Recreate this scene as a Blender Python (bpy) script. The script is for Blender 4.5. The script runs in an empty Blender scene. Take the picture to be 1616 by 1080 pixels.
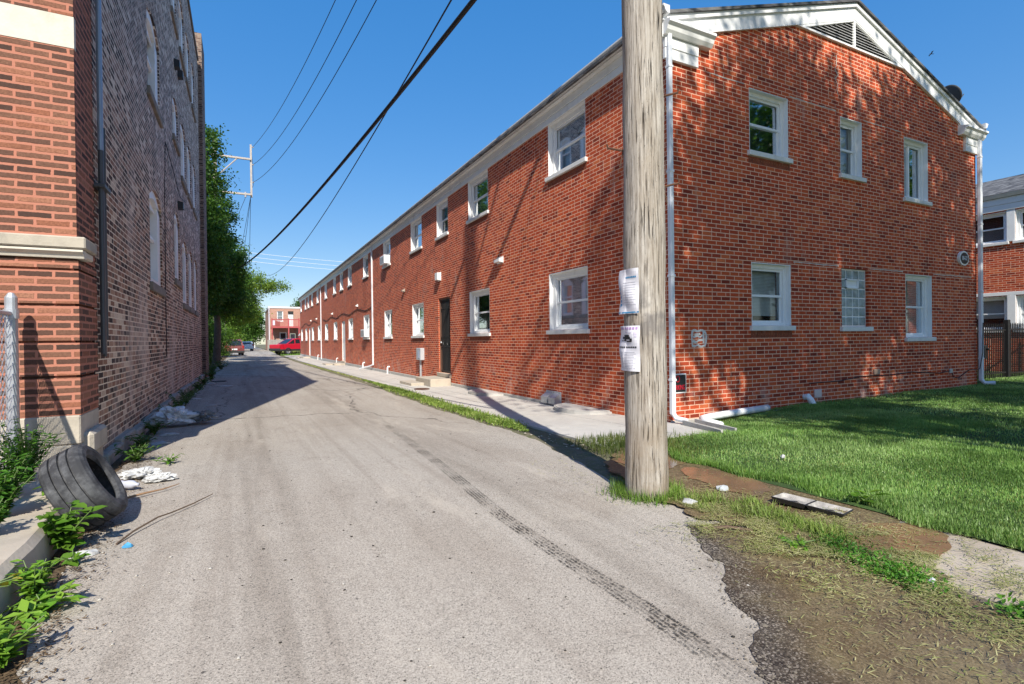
import bpy, bmesh, math, random
import numpy as np
from mathutils import Vector, Matrix
from mathutils.geometry import tessellate_polygon
random.seed(7); RNG = np.random.default_rng(11)
scene = bpy.context.scene
COL = scene.collection
R = math.radians

# ------------------------------------------------------------------ camera, world, sun, exposure
CAM_H = 1.25
cam_d = bpy.data.cameras.new('camera'); cam = bpy.data.objects.new('camera', cam_d); COL.objects.link(cam)
cam_d.sensor_width = 36; cam_d.lens = 826.48 / 1616 * 36; cam_d.clip_end = 2000; cam_d.clip_start = 0.05
def cam_matrix(yaw, pitch, roll):
    f = Vector((math.sin(yaw)*math.cos(pitch), math.cos(yaw)*math.cos(pitch), math.sin(pitch)))
    rt = Vector((math.cos(yaw), -math.sin(yaw), 0)); up = rt.cross(f)
    r2 = math.cos(roll)*rt + math.sin(roll)*up; u2 = -math.sin(roll)*rt + math.cos(roll)*up
    return Matrix((( r2.x, u2.x, -f.x), (r2.y, u2.y, -f.y), (r2.z, u2.z, -f.z))).to_4x4()
cam.matrix_world = Matrix.Translation((0, 0, CAM_H)) @ cam_matrix(R(27.1553), R(-.2835), R(-.7034))
scene.camera = cam

SUN_AZ, SUN_EL = 15.3, 41.0          # light travels towards +Y, turned to +X
w = bpy.data.worlds.new('World'); scene.world = w; w.use_nodes = True
nt = w.node_tree; sky = nt.nodes.new('ShaderNodeTexSky'); sky.sky_type = 'NISHITA'; sky.sun_disc = False
sky.sun_elevation = R(SUN_EL); sky.sun_rotation = R(180 + SUN_AZ); sky.altitude = 0; sky.air_density = 1.0; sky.dust_density = 0.3; sky.ozone_density = 4.0
gm = nt.nodes.new('ShaderNodeGamma'); gm.inputs[1].default_value = .4; nt.links.new(sky.outputs[0], gm.inputs[0])
hs = nt.nodes.new('ShaderNodeHueSaturation'); hs.inputs['Hue'].default_value = .513; hs.inputs['Saturation'].default_value = 2.3; hs.inputs['Value'].default_value = 1.6
nt.links.new(gm.outputs[0], hs.inputs['Color']); nt.links.new(hs.outputs[0], nt.nodes['Background'].inputs[0]); nt.nodes['Background'].inputs[1].default_value = 0.15
sun_d = bpy.data.lights.new('sun', 'SUN'); sun_d.energy = 3.7; sun_d.angle = R(.53); sun_d.color = (1, .94, .83)
sun = bpy.data.objects.new('sun', sun_d); COL.objects.link(sun)
sd = Vector((math.sin(R(SUN_AZ))*math.cos(R(SUN_EL)), math.cos(R(SUN_AZ))*math.cos(R(SUN_EL)), -math.sin(R(SUN_EL))))
sun.rotation_euler = sd.to_track_quat('-Z', 'Y').to_euler()
scene.view_settings.view_transform = 'Standard'; scene.view_settings.look = 'None'
scene.view_settings.exposure = 0.84; scene.view_settings.gamma = 1
scene.render.engine = 'CYCLES'

# ------------------------------------------------------------------ ground height
def sstep(a, b, v):
    t = np.clip((np.asarray(v, float) - a)/(b - a), 0, 1); return t*t*(3 - 2*t)
def gz(x, y):
    g = -.15*sstep(3, 11, y) - .0045*np.clip(np.asarray(y, float) - 11, 0, 34)
    g = g*(1 - .85*sstep(58, 80, y))
    return g*(.35 + .65*sstep(-1.5, 4, x)) + .02*0

# ------------------------------------------------------------------ node helpers
class NT:
    def __init__(s, name):
        s.m = bpy.data.materials.new(name); s.m.use_nodes = True; s.t = s.m.node_tree
        s.b = s.t.nodes['Principled BSDF']; s.out = s.t.nodes['Material Output']
    def n(s, t, **k):
        o = s.t.nodes.new('ShaderNode' + t)
        for a, v in k.items(): setattr(o, a, v)
        return o
    def put(s, sock, v):
        if isinstance(v, bpy.types.NodeSocket): s.t.links.new(v, sock)
        elif v is not None:
            if hasattr(sock, 'default_value'):
                try: sock.default_value = v
                except Exception: sock.default_value = (v[0], v[1], v[2], 1)
    def ma(s, op, a, b=None, c=None, clamp=False):
        o = s.n('Math', operation=op, use_clamp=clamp)
        for i, v in enumerate((a, b, c)):
            if v is not None: s.put(o.inputs[i], v)
        return o.outputs[0]
    def pos(s):
        return s.n('NewGeometry').outputs['Position']
    def obj(s):
        return s.n('TexCoord').outputs['Object']
    def sep(s, v):
        o = s.n('SeparateXYZ'); s.put(o.inputs[0], v); return o.outputs
    def comb(s, x=0, y=0, z=0):
        o = s.n('CombineXYZ')
        for i, v in enumerate((x, y, z)): s.put(o.inputs[i], v)
        return o.outputs[0]
    def scale(s, v, sx, sy, sz):
        o = s.n('VectorMath', operation='MULTIPLY'); s.put(o.inputs[0], v); o.inputs[1].default_value = (sx, sy, sz); return o.outputs[0]
    def noise(s, v, sc, det=4, rough=.55, dist=0):
        o = s.n('TexNoise'); s.put(o.inputs['Vector'], v); o.inputs['Scale'].default_value = sc; o.inputs['Detail'].default_value = det
        o.inputs['Roughness'].default_value = rough; o.inputs['Distortion'].default_value = dist; return o.outputs[0]
    def vor(s, v, sc, feature='F1', out='Distance', rnd=1):
        o = s.n('TexVoronoi', feature=feature); s.put(o.inputs['Vector'], v); o.inputs['Scale'].default_value = sc
        o.inputs['Randomness'].default_value = rnd; return o.outputs[out]
    def white(s, v):
        o = s.n('TexWhiteNoise', noise_dimensions='3D'); s.put(o.inputs[0], v); return o.outputs['Value']
    def mr(s, v, a, b, c=0, d=1, smooth=True):
        o = s.n('MapRange', interpolation_type='SMOOTHSTEP' if smooth else 'LINEAR'); s.put(o.inputs['Value'], v)
        for k, x in zip(('From Min', 'From Max', 'To Min', 'To Max'), (a, b, c, d)): s.put(o.inputs[k], x)
        return o.outputs[0]
    def ramp(s, v, stops, interp='LINEAR'):
        o = s.n('ValToRGB'); s.put(o.inputs[0], v); e = o.color_ramp; e.interpolation = interp
        while len(e.elements) < len(stops): e.elements.new(.5)
        for el, (p, c) in zip(e.elements, stops): el.position = p; el.color = (c[0], c[1], c[2], 1)
        return o.outputs[0]
    def mix(s, f, a, b, mode='MIX'):
        o = s.n('Mix', data_type='RGBA', blend_type=mode); s.put(o.inputs[0], f)
        for i, v in ((6, a), (7, b)):
            s.put(o.inputs[i], v if isinstance(v, bpy.types.NodeSocket) else (v[0], v[1], v[2], 1))
        return o.outputs[2]
    def bump(s, h, strength=.5, dist=.01):
        o = s.n('Bump'); s.put(o.inputs['Height'], h); o.inputs['Strength'].default_value = strength; o.inputs['Distance'].default_value = dist
        s.t.links.new(o.outputs[0], s.b.inputs['Normal'])
    def fin(s, col=None, rough=.8, metal=0, spec=.5):
        s.put(s.b.inputs['Base Color'], col if isinstance(col, bpy.types.NodeSocket) else (col[0], col[1], col[2], 1))
        s.put(s.b.inputs['Roughness'], rough); s.put(s.b.inputs['Metallic'], metal); s.b.inputs['Specular IOR Level'].default_value = spec
        return s.m

def wall_uv(t):
    P = t.sep(t.pos()); Nn = t.sep(t.n('NewGeometry').outputs['True Normal'])
    sel = t.ma('GREATER_THAN', t.ma('ABSOLUTE', Nn[0]), .6)
    u = t.ma('ADD', t.ma('MULTIPLY', P[1], sel), t.ma('MULTIPLY', P[0], t.ma('SUBTRACT', 1, sel)))
    return u, P[2]

def brick_mat(name, L, H, mw, stops, mortar, header=7, stain=None, rough_edge=.0025, bump=.5, z0=0, var=.25, mortar2=None):
    t = NT(name); u, z = wall_uv(t); z = t.ma('SUBTRACT', z, z0)
    p = t.pos()
    wob = t.ma('MULTIPLY', t.ma('SUBTRACT', t.noise(p, 28, 2), .5), rough_edge*2)
    z = t.ma('ADD', z, wob); u = t.ma('ADD', u, wob)
    zr = t.ma('DIVIDE', z, H); row = t.ma('FLOOR', zr); fz = t.ma('FRACT', zr)
    off = t.ma('MULTIPLY', t.ma('FLOORED_MODULO', row, 2), .5)
    ub = t.ma('ADD', t.ma('DIVIDE', u, L), off)
    fb = t.ma('FRACT', ub); d1 = t.ma('MULTIPLY', t.ma('MINIMUM', fb, t.ma('SUBTRACT', 1, fb)), L); id1 = t.ma('FLOOR', ub)
    if header:
        uu = t.ma('DIVIDE', u, 1.5*L); k = t.ma('FLOOR', uu); f = t.ma('FRACT', uu)
        isH = t.ma('GREATER_THAN', f, .66667)
        a = t.ma('MULTIPLY', f, 1.5); b = t.ma('SUBTRACT', a, 1)
        da = t.ma('MINIMUM', a, t.ma('SUBTRACT', 1, a)); db = t.ma('MINIMUM', b, t.ma('SUBTRACT', .5, b))
        d2 = t.ma('MULTIPLY', t.ma('ADD', t.ma('MULTIPLY', da, t.ma('SUBTRACT', 1, isH)), t.ma('MULTIPLY', db, isH)), L)
        id2 = t.ma('ADD', t.ma('MULTIPLY', k, 2), isH)
        isR = t.ma('LESS_THAN', t.ma('FLOORED_MODULO', row, header), .5)
        nR = t.ma('SUBTRACT', 1, isR)
        d1 = t.ma('ADD', t.ma('MULTIPLY', d1, nR), t.ma('MULTIPLY', d2, isR))
        id1 = t.ma('ADD', t.ma('MULTIPLY', id1, nR), t.ma('MULTIPLY', id2, isR))
    dz = t.ma('MULTIPLY', t.ma('MINIMUM', fz, t.ma('SUBTRACT', 1, fz)), H)
    d = t.ma('MINIMUM', d1, dz)
    mask = t.mr(d, mw*.5 - .001, mw*.5 + .0022)
    rnd = t.white(t.comb(id1, row, 3.1))
    col = t.ramp(rnd, stops)
    fine = t.noise(p, 60, 5, .7); big = t.noise(p, .9, 4, .6)
    col = t.mix(t.mr(fine, .3, .75, 0, var), col, (.05, .02, .012), 'MIX')
    col = t.mix(t.mr(big, .45, .75, 0, .30), col, (.62, .60, .58), 'MULTIPLY')
    mc = t.mix(t.noise(p, 7, 4), mortar, mortar2 or tuple(c*.62 for c in mortar))
    col = t.mix(mask, mc, col)
    if stain: col = stain(t, col, p, u, z)
    h = t.ma('ADD', mask, t.ma('MULTIPLY', fine, .5))
    t.bump(h, bump, .006)
    return t.fin(col, .88, spec=.25)

def eff_stain(t, col, p, u, z):
    P = t.sep(p)
    low = t.ma('MULTIPLY', t.mr(P[2], -.2, .8, 1, 0), t.mr(t.noise(p, 2.2, 5, .65), .5, .72))
    col = t.mix(t.ma('MULTIPLY', low, .7), col, (.62, .52, .45))
    col = t.mix(t.mr(t.noise(t.scale(p, 1, 1, .3), .7, 5, .7), .5, .72, 0, .55), col, (.62, .55, .55), 'MULTIPLY')
    sk = t.mr(t.noise(t.scale(p, 5, 5, .22), 1.2, 4, .65), .55, .74, 0, .5); col = t.mix(sk, col, (.50, .46, .46), 'MULTIPLY')
    v = t.ma('MULTIPLY', t.mr(t.noise(t.scale(p, 1, 1, .35), 1.3, 5, .7), .60, .76), .5)
    return t.mix(v, col, (.55, .40, .33))
def old_stain(t, col, p, u, z):
    P = t.sep(p)
    s1 = t.ma('MULTIPLY', t.mr(t.noise(t.scale(p, 1, .9, .45), .8, 6, .68), .47, .66), t.mr(P[2], 0, 5.5, .6, .18))
    col = t.mix(s1, col, (.66, .56, .49))
    s2 = t.mr(t.noise(t.scale(p, 1, 1.3, .25), 1.1, 4, .6, 1), .58, .78)
    col = t.mix(t.ma('MULTIPLY', s2, .45), col, (.05, .036, .034))
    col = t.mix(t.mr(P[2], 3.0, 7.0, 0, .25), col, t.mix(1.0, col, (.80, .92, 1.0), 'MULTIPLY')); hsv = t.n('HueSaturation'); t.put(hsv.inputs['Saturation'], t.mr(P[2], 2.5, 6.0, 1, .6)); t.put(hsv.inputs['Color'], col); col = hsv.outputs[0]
    s3 = t.ma('MULTIPLY', t.mr(P[2], 0, .9, .8, 0), t.mr(t.noise(p, 3, 5, .7), .4, .7))
    return t.mix(t.ma('MULTIPLY', s3, .6), col, (.58, .52, .45))

RED = brick_mat('red_brick', .2032, .0677, .0115,
    [(0, (.25, .036, .018)), (.15, (.43, .062, .024)), (.6, (.59, .090, .030)), (.9, (.66, .116, .036)), (1, (.68, .17, .062))], (.88, .60, .45), 7, eff_stain, mortar2=(.74, .38, .24), var=.25)
OLD = brick_mat('common_brick', .2080, .0680, .0125,
    [(0, (.040, .030, .028)), (.3, (.115, .066, .048)), (.58, (.30, .145, .092)), (.82, (.46, .27, .175)), (1, (.82, .68, .52))], (.92, .79, .62), 6, old_stain, rough_edge=.005, var=.45, mortar2=(.66, .54, .41))
FACE = brick_mat('tapestry_brick', .2550, .0665, .0215,
    [(0, (.070, .042, .034)), (.35, (.15, .078, .055)), (.65, (.23, .115, .075)), (.85, (.33, .13, .075)), (1, (.40, .19, .12))], (.47, .20, .135), 0, None, rough_edge=.006, bump=.8, var=.5, mortar2=(.42, .17, .115))

def plain(name, col, rough=.6, metal=0, var=.12, nsc=6, bump=0, bsc=40, spec=.5, dirt=None):
    t = NT(name); p = t.obj(); nz = t.noise(p, nsc, 5, .6)
    c = t.mix(t.mr(nz, .3, .75), col, tuple(x*(1 - var) for x in col))
    if dirt: c = t.mix(t.ma('MULTIPLY', t.mr(t.noise(t.scale(p, 1, 1, .5), 3.3, 6, .7), .52, .75), dirt[1]), c, dirt[0])
    if bump: t.bump(t.noise(p, bsc, 4, .6), bump, .01)
    return t.fin(c, rough, metal, spec)

WHITE = plain('white_paint', (.84, .84, .83), .45, var=.06, dirt=((.46, .43, .39), .45))
SILLW = plain('white_stone_sill', (.78, .77, .74), .7, var=.12, bump=.3, dirt=((.42, .39, .35), .35))
VINYL = plain('white_vinyl', (.82, .83, .84), .35, var=.03)
LIME = plain('limestone', (.47, .42, .34), .85, var=.25, nsc=4, bump=.35, dirt=((.20, .18, .15), .6))
CREAM = plain('pale_limestone', (.66, .61, .52), .85, var=.12, bump=.25, dirt=((.45, .40, .32), .4))
CONC = plain('concrete', (.47, .45, .42), .9, var=.22, nsc=5, bump=.35, dirt=((.27, .25, .22), .5))
CONC_L = plain('pale_concrete', (.50, .44, .36), .9, var=.2, nsc=3, bump=.3, dirt=((.33, .27, .20), .45))
GALV = plain('galvanised_steel', (.55, .57, .60), .45, .6, var=.2, nsc=20)
DARKM = plain('dark_metal', (.035, .037, .04), .5, .3, var=.2)
BLACK = plain('black_paint', (.018, .018, .019), .45, var=.2)
BLIND = plain('pale_blind', (.60, .61, .60), .7, var=.1)
GREYIN = plain('unlit_room_grey', (.030, .032, .035), .9, var=.3, nsc=2)  # dark tone stands in for the unlit room behind the glass
MIDIN = plain('grey_screen', (.10, .105, .11), .8, var=.3, nsc=3)
RUST = plain('rusty_iron', (.12, .055, .03), .85, var=.4, nsc=18)
CABLE = plain('black_cable', (.012, .012, .014), .6, var=.2)
PAPER = plain('white_paper', (.74, .73, .78), .8, var=.08, nsc=9)
PURPLE = plain('purple_ink', (.42, .26, .50), .8); BLUEI = plain('blue_ink', (.06, .30, .55), .7); INK = plain('black_ink', (.03, .03, .035), .8); GREYI = plain('grey_ink', (.45, .45, .50), .8)
REDI = plain('red_sign_paint', (.62, .012, .035), .5)
SHING = None
def shingles():
    t = NT('grey_shingles'); p = t.pos(); P = t.sep(p)
    row = t.ma('FLOOR', t.ma('DIVIDE', P[2], .05)); k = t.ma('FLOOR', t.ma('ADD', t.ma('DIVIDE', P[1], .16), t.ma('MULTIPLY', t.white(t.comb(row, 0, 0)), 3)))
    c = t.ramp(t.white(t.comb(row, k, 1)), [(0, (.055, .055, .06)), (.5, (.13, .13, .135)), (1, (.25, .25, .25))])
    c = t.mix(t.mr(t.noise(p, 120, 3), .3, .7, 0, .5), c, (.08, .08, .085)); t.bump(t.ma('FRACT', t.ma('DIVIDE', P[2], .05)), .6, .01)
    return t.fin(c, .9, spec=.2)
SHING = shingles()

def asphalt(name, lo, hi, wet=False):
    t = NT(name); p = t.pos(); P = t.sep(p)
    cell = t.vor(p, 230, 'F1', 'Color'); cd = t.vor(p, 230, 'F1', 'Distance'); cv = t.sep(cell)[0]
    c = t.ramp(cv, [(0, tuple(x*.45 for x in lo)), (.14, lo), (.75, hi), (1, tuple(min(1, x*1.22) for x in hi))])
    c = t.mix(t.mr(t.noise(p, 60, 4, .8), .46, .36, 0, .42), c, (.10, .09, .08))
    pits = t.mr(t.noise(p, 75, 2, .6), .355, .30); c = t.mix(t.ma('MULTIPLY', pits, .9), c, (.03, .028, .027))
    pit2 = t.mr(t.noise(p, 24, 2, .6), .285, .25); c = t.mix(t.ma('MULTIPLY', pit2, .8), c, (.03, .028, .028))
    big = t.noise(t.scale(p, 1, .28, 1), .9, 5, .62); c = t.mix(t.mr(big, .38, .72, 0, .6), c, (.70, .66, .63), 'MULTIPLY')
    mid = t.noise(p, 3.2, 5, .7); c = t.mix(t.mr(mid, .50, .72, 0, .30), c, (.60, .57, .54), 'MULTIPLY')
    # worn wheel paths and a few cracks
    wob = t.ma('MULTIPLY', t.ma('SUBTRACT', t.noise(t.scale(p, 1, .3, 1), .8, 3), .5), .5)
    xw = t.ma('ADD', P[0], wob)
    stk = t.noise(t.scale(p, 3.2, .06, 1), 1.6, 5, .6); c = t.mix(t.mr(stk, .48, .70, 0, .38), c, (.62, .58, .55), 'MULTIPLY')
    for x0, a in ((.12, .45), (1.95, .38)):
        g = t.mr(t.ma('ABSOLUTE', t.ma('SUBTRACT', xw, x0)), 0, .42, a, 0); c = t.mix(t.ma('MULTIPLY', g, t.mr(t.noise(t.scale(p, 3, .15, 1), 2.2, 4), .3, .7)), c, (.42, .39, .36), 'MULTIPLY')
    q = t.n('VectorMath', operation='ADD'); t.put(q.inputs[0], p); nn = t.n('TexNoise'); t.put(nn.inputs[0], p); nn.inputs['Scale'].default_value = 1.3; nn.inputs['Detail'].default_value = 5
    sc_ = t.n('VectorMath', operation='SCALE'); t.put(sc_.inputs[0], nn.outputs[1]); sc_.inputs[3].default_value = .9; t.put(q.inputs[1], sc_.outputs[0])
    cr = t.vor(t.scale(q.outputs[0], 1, .55, 1), .30, 'DISTANCE_TO_EDGE', 'Distance')
    crm = t.ma('MULTIPLY', t.mr(cr, .0055, .002), t.mr(P[1], 6.5, 10)); c = t.mix(t.ma('MULTIPLY', crm, .8), c, (.045, .04, .036))
    oil = t.mr(t.vor(t.scale(p, 1, .8, 1), 1.15, 'F1', 'Distance'), .09, .03); c = t.mix(t.ma('MULTIPLY', oil, t.mr(t.noise(p, 9, 5, .7), .42, .6, 0, .55)), c, (.10, .092, .085))
    dust = t.mr(t.noise(t.scale(p, 1, .22, 1), 1.7, 6, .72), .54, .72, 0, .5); c = t.mix(dust, c, (.56, .50, .42))
    t.bump(t.ma('ADD', t.ma('MULTIPLY', cd, -1.0), t.ma('MULTIPLY', t.noise(p, 60, 3, .7), .8)), .16 if not wet else .25, .003)
    return t.fin(c, .9 if not wet else .42, spec=.3 if not wet else .5)
ASPH = asphalt('worn_asphalt', (.33, .298, .257), (.465, .418, .36))
def wet_mud():
    t = NT('wet_asphalt_with_mud'); p = t.pos(); P = t.sep(p); cv = t.sep(t.vor(p, 150, 'F1', 'Color'))[0]
    c0 = t.ramp(cv, [(0, (.02, .017, .015)), (.45, (.055, .045, .036)), (.8, (.15, .125, .10)), (1, (.38, .33, .28))])
    c0 = t.mix(t.mr(t.noise(p, 2.5, 4), .4, .65, 0, .5), c0, (.06, .045, .028))
    c1 = t.mix(t.mr(t.noise(p, 3.6, 6, .68), .36, .66), (.115, .080, .042), (.185, .145, .075)); c1 = t.mix(t.mr(cv, .6, 1, 0, .6), c1, (.28, .215, .125)); c1 = t.mix(t.mr(cv, .25, 0, 0, .7), c1, (.05, .038, .022))
    d = t.ma('SUBTRACT', t.ma('SUBTRACT', P[0], 1.72), t.ma('MULTIPLY', t.ma('SUBTRACT', P[1], 1.3), .72)); d = t.ma('ADD', d, t.ma('MULTIPLY', t.ma('SUBTRACT', t.noise(p, 2.2, 6, .7), .5), .55))
    m = t.mr(d, .02, .42); c = t.mix(m, c0, c1); t.bump(t.noise(p, 80, 4, .7), .3, .005)
    return t.fin(c, t.mr(t.noise(p, 3, 4), .35, .65, .28, .62), spec=.5)
WETA = wet_mud()
def mud(name, a, b, rough):
    t = NT(name); p = t.pos(); c = t.mix(t.mr(t.noise(p, 2.6, 5, .65), .35, .68), a, b)
    sp = t.sep(t.vor(p, 85, 'F1', 'Color'))[0]; c = t.mix(t.mr(sp, .55, 1, 0, .5), c, tuple(min(1, x*2.2) for x in b)); c = t.mix(t.mr(sp, .3, 0, 0, .5), c, (.03, .024, .016))
    t.bump(t.noise(p, 50, 3, .6), .3, .005); return t.fin(c, rough, spec=.5)
MUD = mud('wet_mud_film', (.11, .078, .042), (.17, .130, .07), .4)
def water():
    t = NT('muddy_water'); p = t.pos(); c = t.mix(t.mr(t.noise(p, 3, 4), .35, .7), (.26, .155, .085), (.17, .11, .065)); c = t.mix(t.mr(t.noise(p, 70, 3, .7), .5, .7, 0, .35), c, (.32, .23, .15))
    t.bump(t.noise(p, 5, 2), .02, .01); return t.fin(c, .10, spec=.5)
WATER = water()
def slab_mat(name, c0, c1):
    t = NT(name); p = t.pos(); c = t.mix(t.mr(t.noise(p, 1.1, 6, .68), .35, .68), c0, c1)
    c = t.mix(t.mr(t.noise(p, 90, 3, .7), .5, .75, 0, .5), c, tuple(x*.55 for x in c1))
    c = t.mix(t.ma('MULTIPLY', t.mr(t.noise(p, 4, 6, .75), .58, .7), .4), c, (.25, .21, .17))
    t.bump(t.noise(p, 70, 4, .65), .3, .005); return t.fin(c, .92, spec=.25)
WALK = slab_mat('sidewalk_concrete', (.56, .535, .49), (.46, .435, .40))
WALK2 = slab_mat('tan_concrete', (.47, .41, .34), (.38, .32, .26))
def soil(name, a, b):
    t = NT(name); p = t.pos(); c = t.mix(t.mr(t.noise(p, 6, 6, .7), .35, .68), a, b); c = t.mix(t.mr(t.noise(p, 60, 3, .7), .45, .7, 0, .6), c, tuple(x*.4 for x in a))
    t.bump(t.noise(p, 45, 5, .7), .6, .02); return t.fin(c, .95, spec=.15)
SOIL = soil('brown_soil', (.11, .075, .048), (.17, .125, .08)); LAWN = soil('turf_soil', (.05, .085, .03), (.075, .13, .035)); DIRT = soil('dry_dirt', (.22, .19, .14), (.14, .15, .07))

def leafm(name, c0, c1, trans=.35, rough=.5):
    t = NT(name); g = t.n('NewGeometry'); r = g.outputs['Random Per Island']
    c = t.ramp(r, [(0, c0), (1, c1)]); c = t.mix(t.mr(t.noise(t.pos(), 1.5, 4), .35, .65, 0, .75), c, tuple(x*.55 for x in c0))
    t.fin(c, rough, spec=.35); tr = t.n('BsdfTranslucent'); t.put(tr.inputs[0], t.mix(.6, c, (1, 1, .3), 'MULTIPLY'))
    m = t.n('MixShader'); m.inputs[0].default_value = trans; t.t.links.new(t.b.outputs[0], m.inputs[1]); t.t.links.new(tr.outputs[0], m.inputs[2]); t.t.links.new(m.outputs[0], t.out.inputs[0])
    return t.m
GRASS = leafm('grass_green', (.15, .30, .06), (.32, .51, .14), .3, .45)
GRASSB = leafm('bright_grass', (.24, .43, .10), (.48, .62, .26), .3, .45)
GRASSY = leafm('yellow_grass', (.24, .32, .07), (.48, .48, .18), .3)
CLIP = leafm('grass_clippings', (.34, .34, .13), (.58, .54, .28), .15, .8)
WEED = leafm('weed_green', (.12, .30, .025), (.28, .46, .06), .35)
BUSH = leafm('bush_green', (.06, .20, .02), (.16, .36, .04), .35)
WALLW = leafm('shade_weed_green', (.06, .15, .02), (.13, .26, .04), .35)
YELL = leafm('yellowing_leaf', (.30, .33, .03), (.50, .42, .06), .4)
LEAFD = leafm('dark_tree_leaf', (.05, .14, .022), (.15, .29, .045), .45)
LEAFM = leafm('mid_tree_leaf', (.10, .23, .028), (.24, .40, .05), .45)
LEAFL = leafm('light_tree_leaf', (.17, .31, .04), (.36, .48, .08), .45)
DRYLEAF = leafm('dry_leaf_litter', (.10, .062, .035), (.22, .15, .085), .1, .9)
STEM = plain('green_stem', (.12, .19, .05), .6)
BARK = plain('grey_bark', (.16, .13, .105), .95, var=.45, nsc=14, bump=.8, bsc=22)

def wood():
    t = NT('weathered_pole_wood'); p = t.obj(); P = t.sep(p)
    u = t.ma('MULTIPLY', t.ma('ARCTAN2', P[1], P[0]), .165); v = t.comb(u, P[2], 0)
    wv = t.ma('MULTIPLY', t.ma('SUBTRACT', t.noise(t.scale(v, 6, 1.2, 1), 1, 3), .5), .02); v2 = t.comb(t.ma('ADD', u, wv), P[2], 0)
    g = t.noise(t.scale(v2, 60, 2.2, 1), 1.0, 6, .7); bigp = t.noise(t.scale(v, 5, 1.4, 1), 1, 5, .65)
    c = t.ramp(g, [(.30, (.12, .098, .078)), (.42, (.31, .275, .235)), (.53, (.45, .41, .36)), (.7, (.58, .545, .49))])
    c = t.mix(t.mr(bigp, .38, .66, 0, .55), c, (.62, .55, .46), 'MULTIPLY')
    crk = t.mr(t.noise(t.scale(v2, 95, 2.6, 1), 1.0, 3, .6), .41, .35); c = t.mix(t.ma('MULTIPLY', crk, .93), c, (.035, .027, .022))
    crk2 = t.mr(t.noise(t.scale(v2, 26, .9, 1), 1.0, 2, .5), .30, .275); c = t.mix(t.ma('MULTIPLY', crk2, .95), c, (.025, .02, .017))
    kn = t.vor(v, 2.1, 'F1', 'Distance'); k = t.mr(kn, .11, .07); ring = t.ma('SINE', t.ma('MULTIPLY', kn, 260))
    c = t.mix(t.ma('MULTIPLY', k, t.mr(ring, -1, 1, .35, .85)), c, (.16, .10, .06)); core = t.mr(kn, .035, .02); c = t.mix(core, c, (.02, .015, .012))
    pk = t.mr(t.noise(t.scale(v, 130, 34, 1), 1, 2), .32, .27); c = t.mix(t.ma('MULTIPLY', pk, .9), c, (.03, .024, .02))
    st = t.ma('MULTIPLY', t.mr(P[2], 1.2, .1, 0, 1), t.mr(t.noise(p, 4, 4), .35, .62)); c = t.mix(t.ma('MULTIPLY', st, .6), c, (.27, .205, .14))
    st2 = t.ma('MULTIPLY', t.mr(t.ma('ABSOLUTE', t.ma('SUBTRACT', P[2], 1.45)), .4, .05), t.mr(t.noise(p, 5, 4), .42, .6)); c = t.mix(t.ma('MULTIPLY', st2, .65), c, (.13, .12, .12))
    t.bump(t.ma('SUBTRACT', t.ma('SUBTRACT', g, crk), crk2), 1.0, .012)
    return t.fin(c, .9, spec=.2)
WOOD = wood()
ARMW = plain('grey_arm_wood', (.50, .45, .40), .9, var=.3, nsc=9)
TYREM = None
def tyre_mat():
    t = NT('worn_tyre_rubber'); p = t.obj(); c = t.mix(t.mr(t.noise(p, 9, 5, .65), .4, .7), (.032, .033, .037), (.105, .108, .115))
    c = t.mix(t.mr(t.noise(t.scale(p, 1, 1, 3), 14, 4, .7), .62, .75, 0, .6), c, (.30, .29, .27)); t.bump(t.noise(p, 60, 4), .25, .004); return t.fin(c, .75, spec=.35)
TYREM = tyre_mat()
def glass(name, tint, fac=.05):
    t = NT(name); tr = t.n('BsdfTransparent'); tr.inputs[0].default_value = (*tint, 1); gl = t.n('BsdfGlossy'); gl.inputs['Roughness'].default_value = .03; gl.inputs[0].default_value = (.9, .95, 1, 1)
    lw = t.n('LayerWeight'); lw.inputs[0].default_value = .35; wv = t.noise(t.pos(), 1.6, 2); b = t.n('Bump'); b.inputs['Strength'].default_value = .02; b.inputs['Distance'].default_value = .05; t.put(b.inputs['Height'], wv)
    t.t.links.new(b.outputs[0], gl.inputs['Normal'])
    m = t.n('MixShader'); t.put(m.inputs[0], t.ma('ADD', t.ma('MULTIPLY', lw.outputs['Fresnel'], .6), fac, clamp=True)); t.t.links.new(tr.outputs[0], m.inputs[1]); t.t.links.new(gl.outputs[0], m.inputs[2]); t.t.links.new(m.outputs[0], t.out.inputs[0])
    return t.m
GLASS = glass('window_glass', (.85, .90, .90)); CARG = plain('car_glass', (.02, .025, .03), .08, var=.1, spec=.8)
def gblock():
    t = NT('glass_block'); p = t.obj(); c = t.mix(t.mr(t.noise(p, 4, 3), .35, .65), (.20, .27, .28), (.38, .45, .46)); t.bump(t.noise(p, 14, 3), .8, .03); return t.fin(c, .16, spec=.8)
GBLK = gblock()
PLASTIC = plain('translucent_plastic_bag', (.74, .79, .84), .35, var=.45, nsc=9, bump=.7, bsc=18)
LITTER = plain('white_litter', (.60, .60, .59), .6, var=.45, nsc=14, bump=.5, bsc=30)
CARDB = plain('tan_litter', (.42, .30, .19), .8, var=.3)
TRAYM = plain('foam_tray_grey', (.50, .47, .43), .5, var=.5, nsc=12); TRAYB = plain('black_foam', (.03, .03, .033), .45)
STICK = plain('dry_twig', (.13, .085, .055), .9, var=.3)
CARRED = plain('red_car_paint', (.55, .012, .035), .22, var=.08, spec=.7); CARMAR = plain('maroon_car_paint', (.20, .06, .055), .25, var=.2, spec=.7); CARWH = plain('silver_car_paint', (.65, .68, .72), .25, var=.05, spec=.7)
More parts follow.
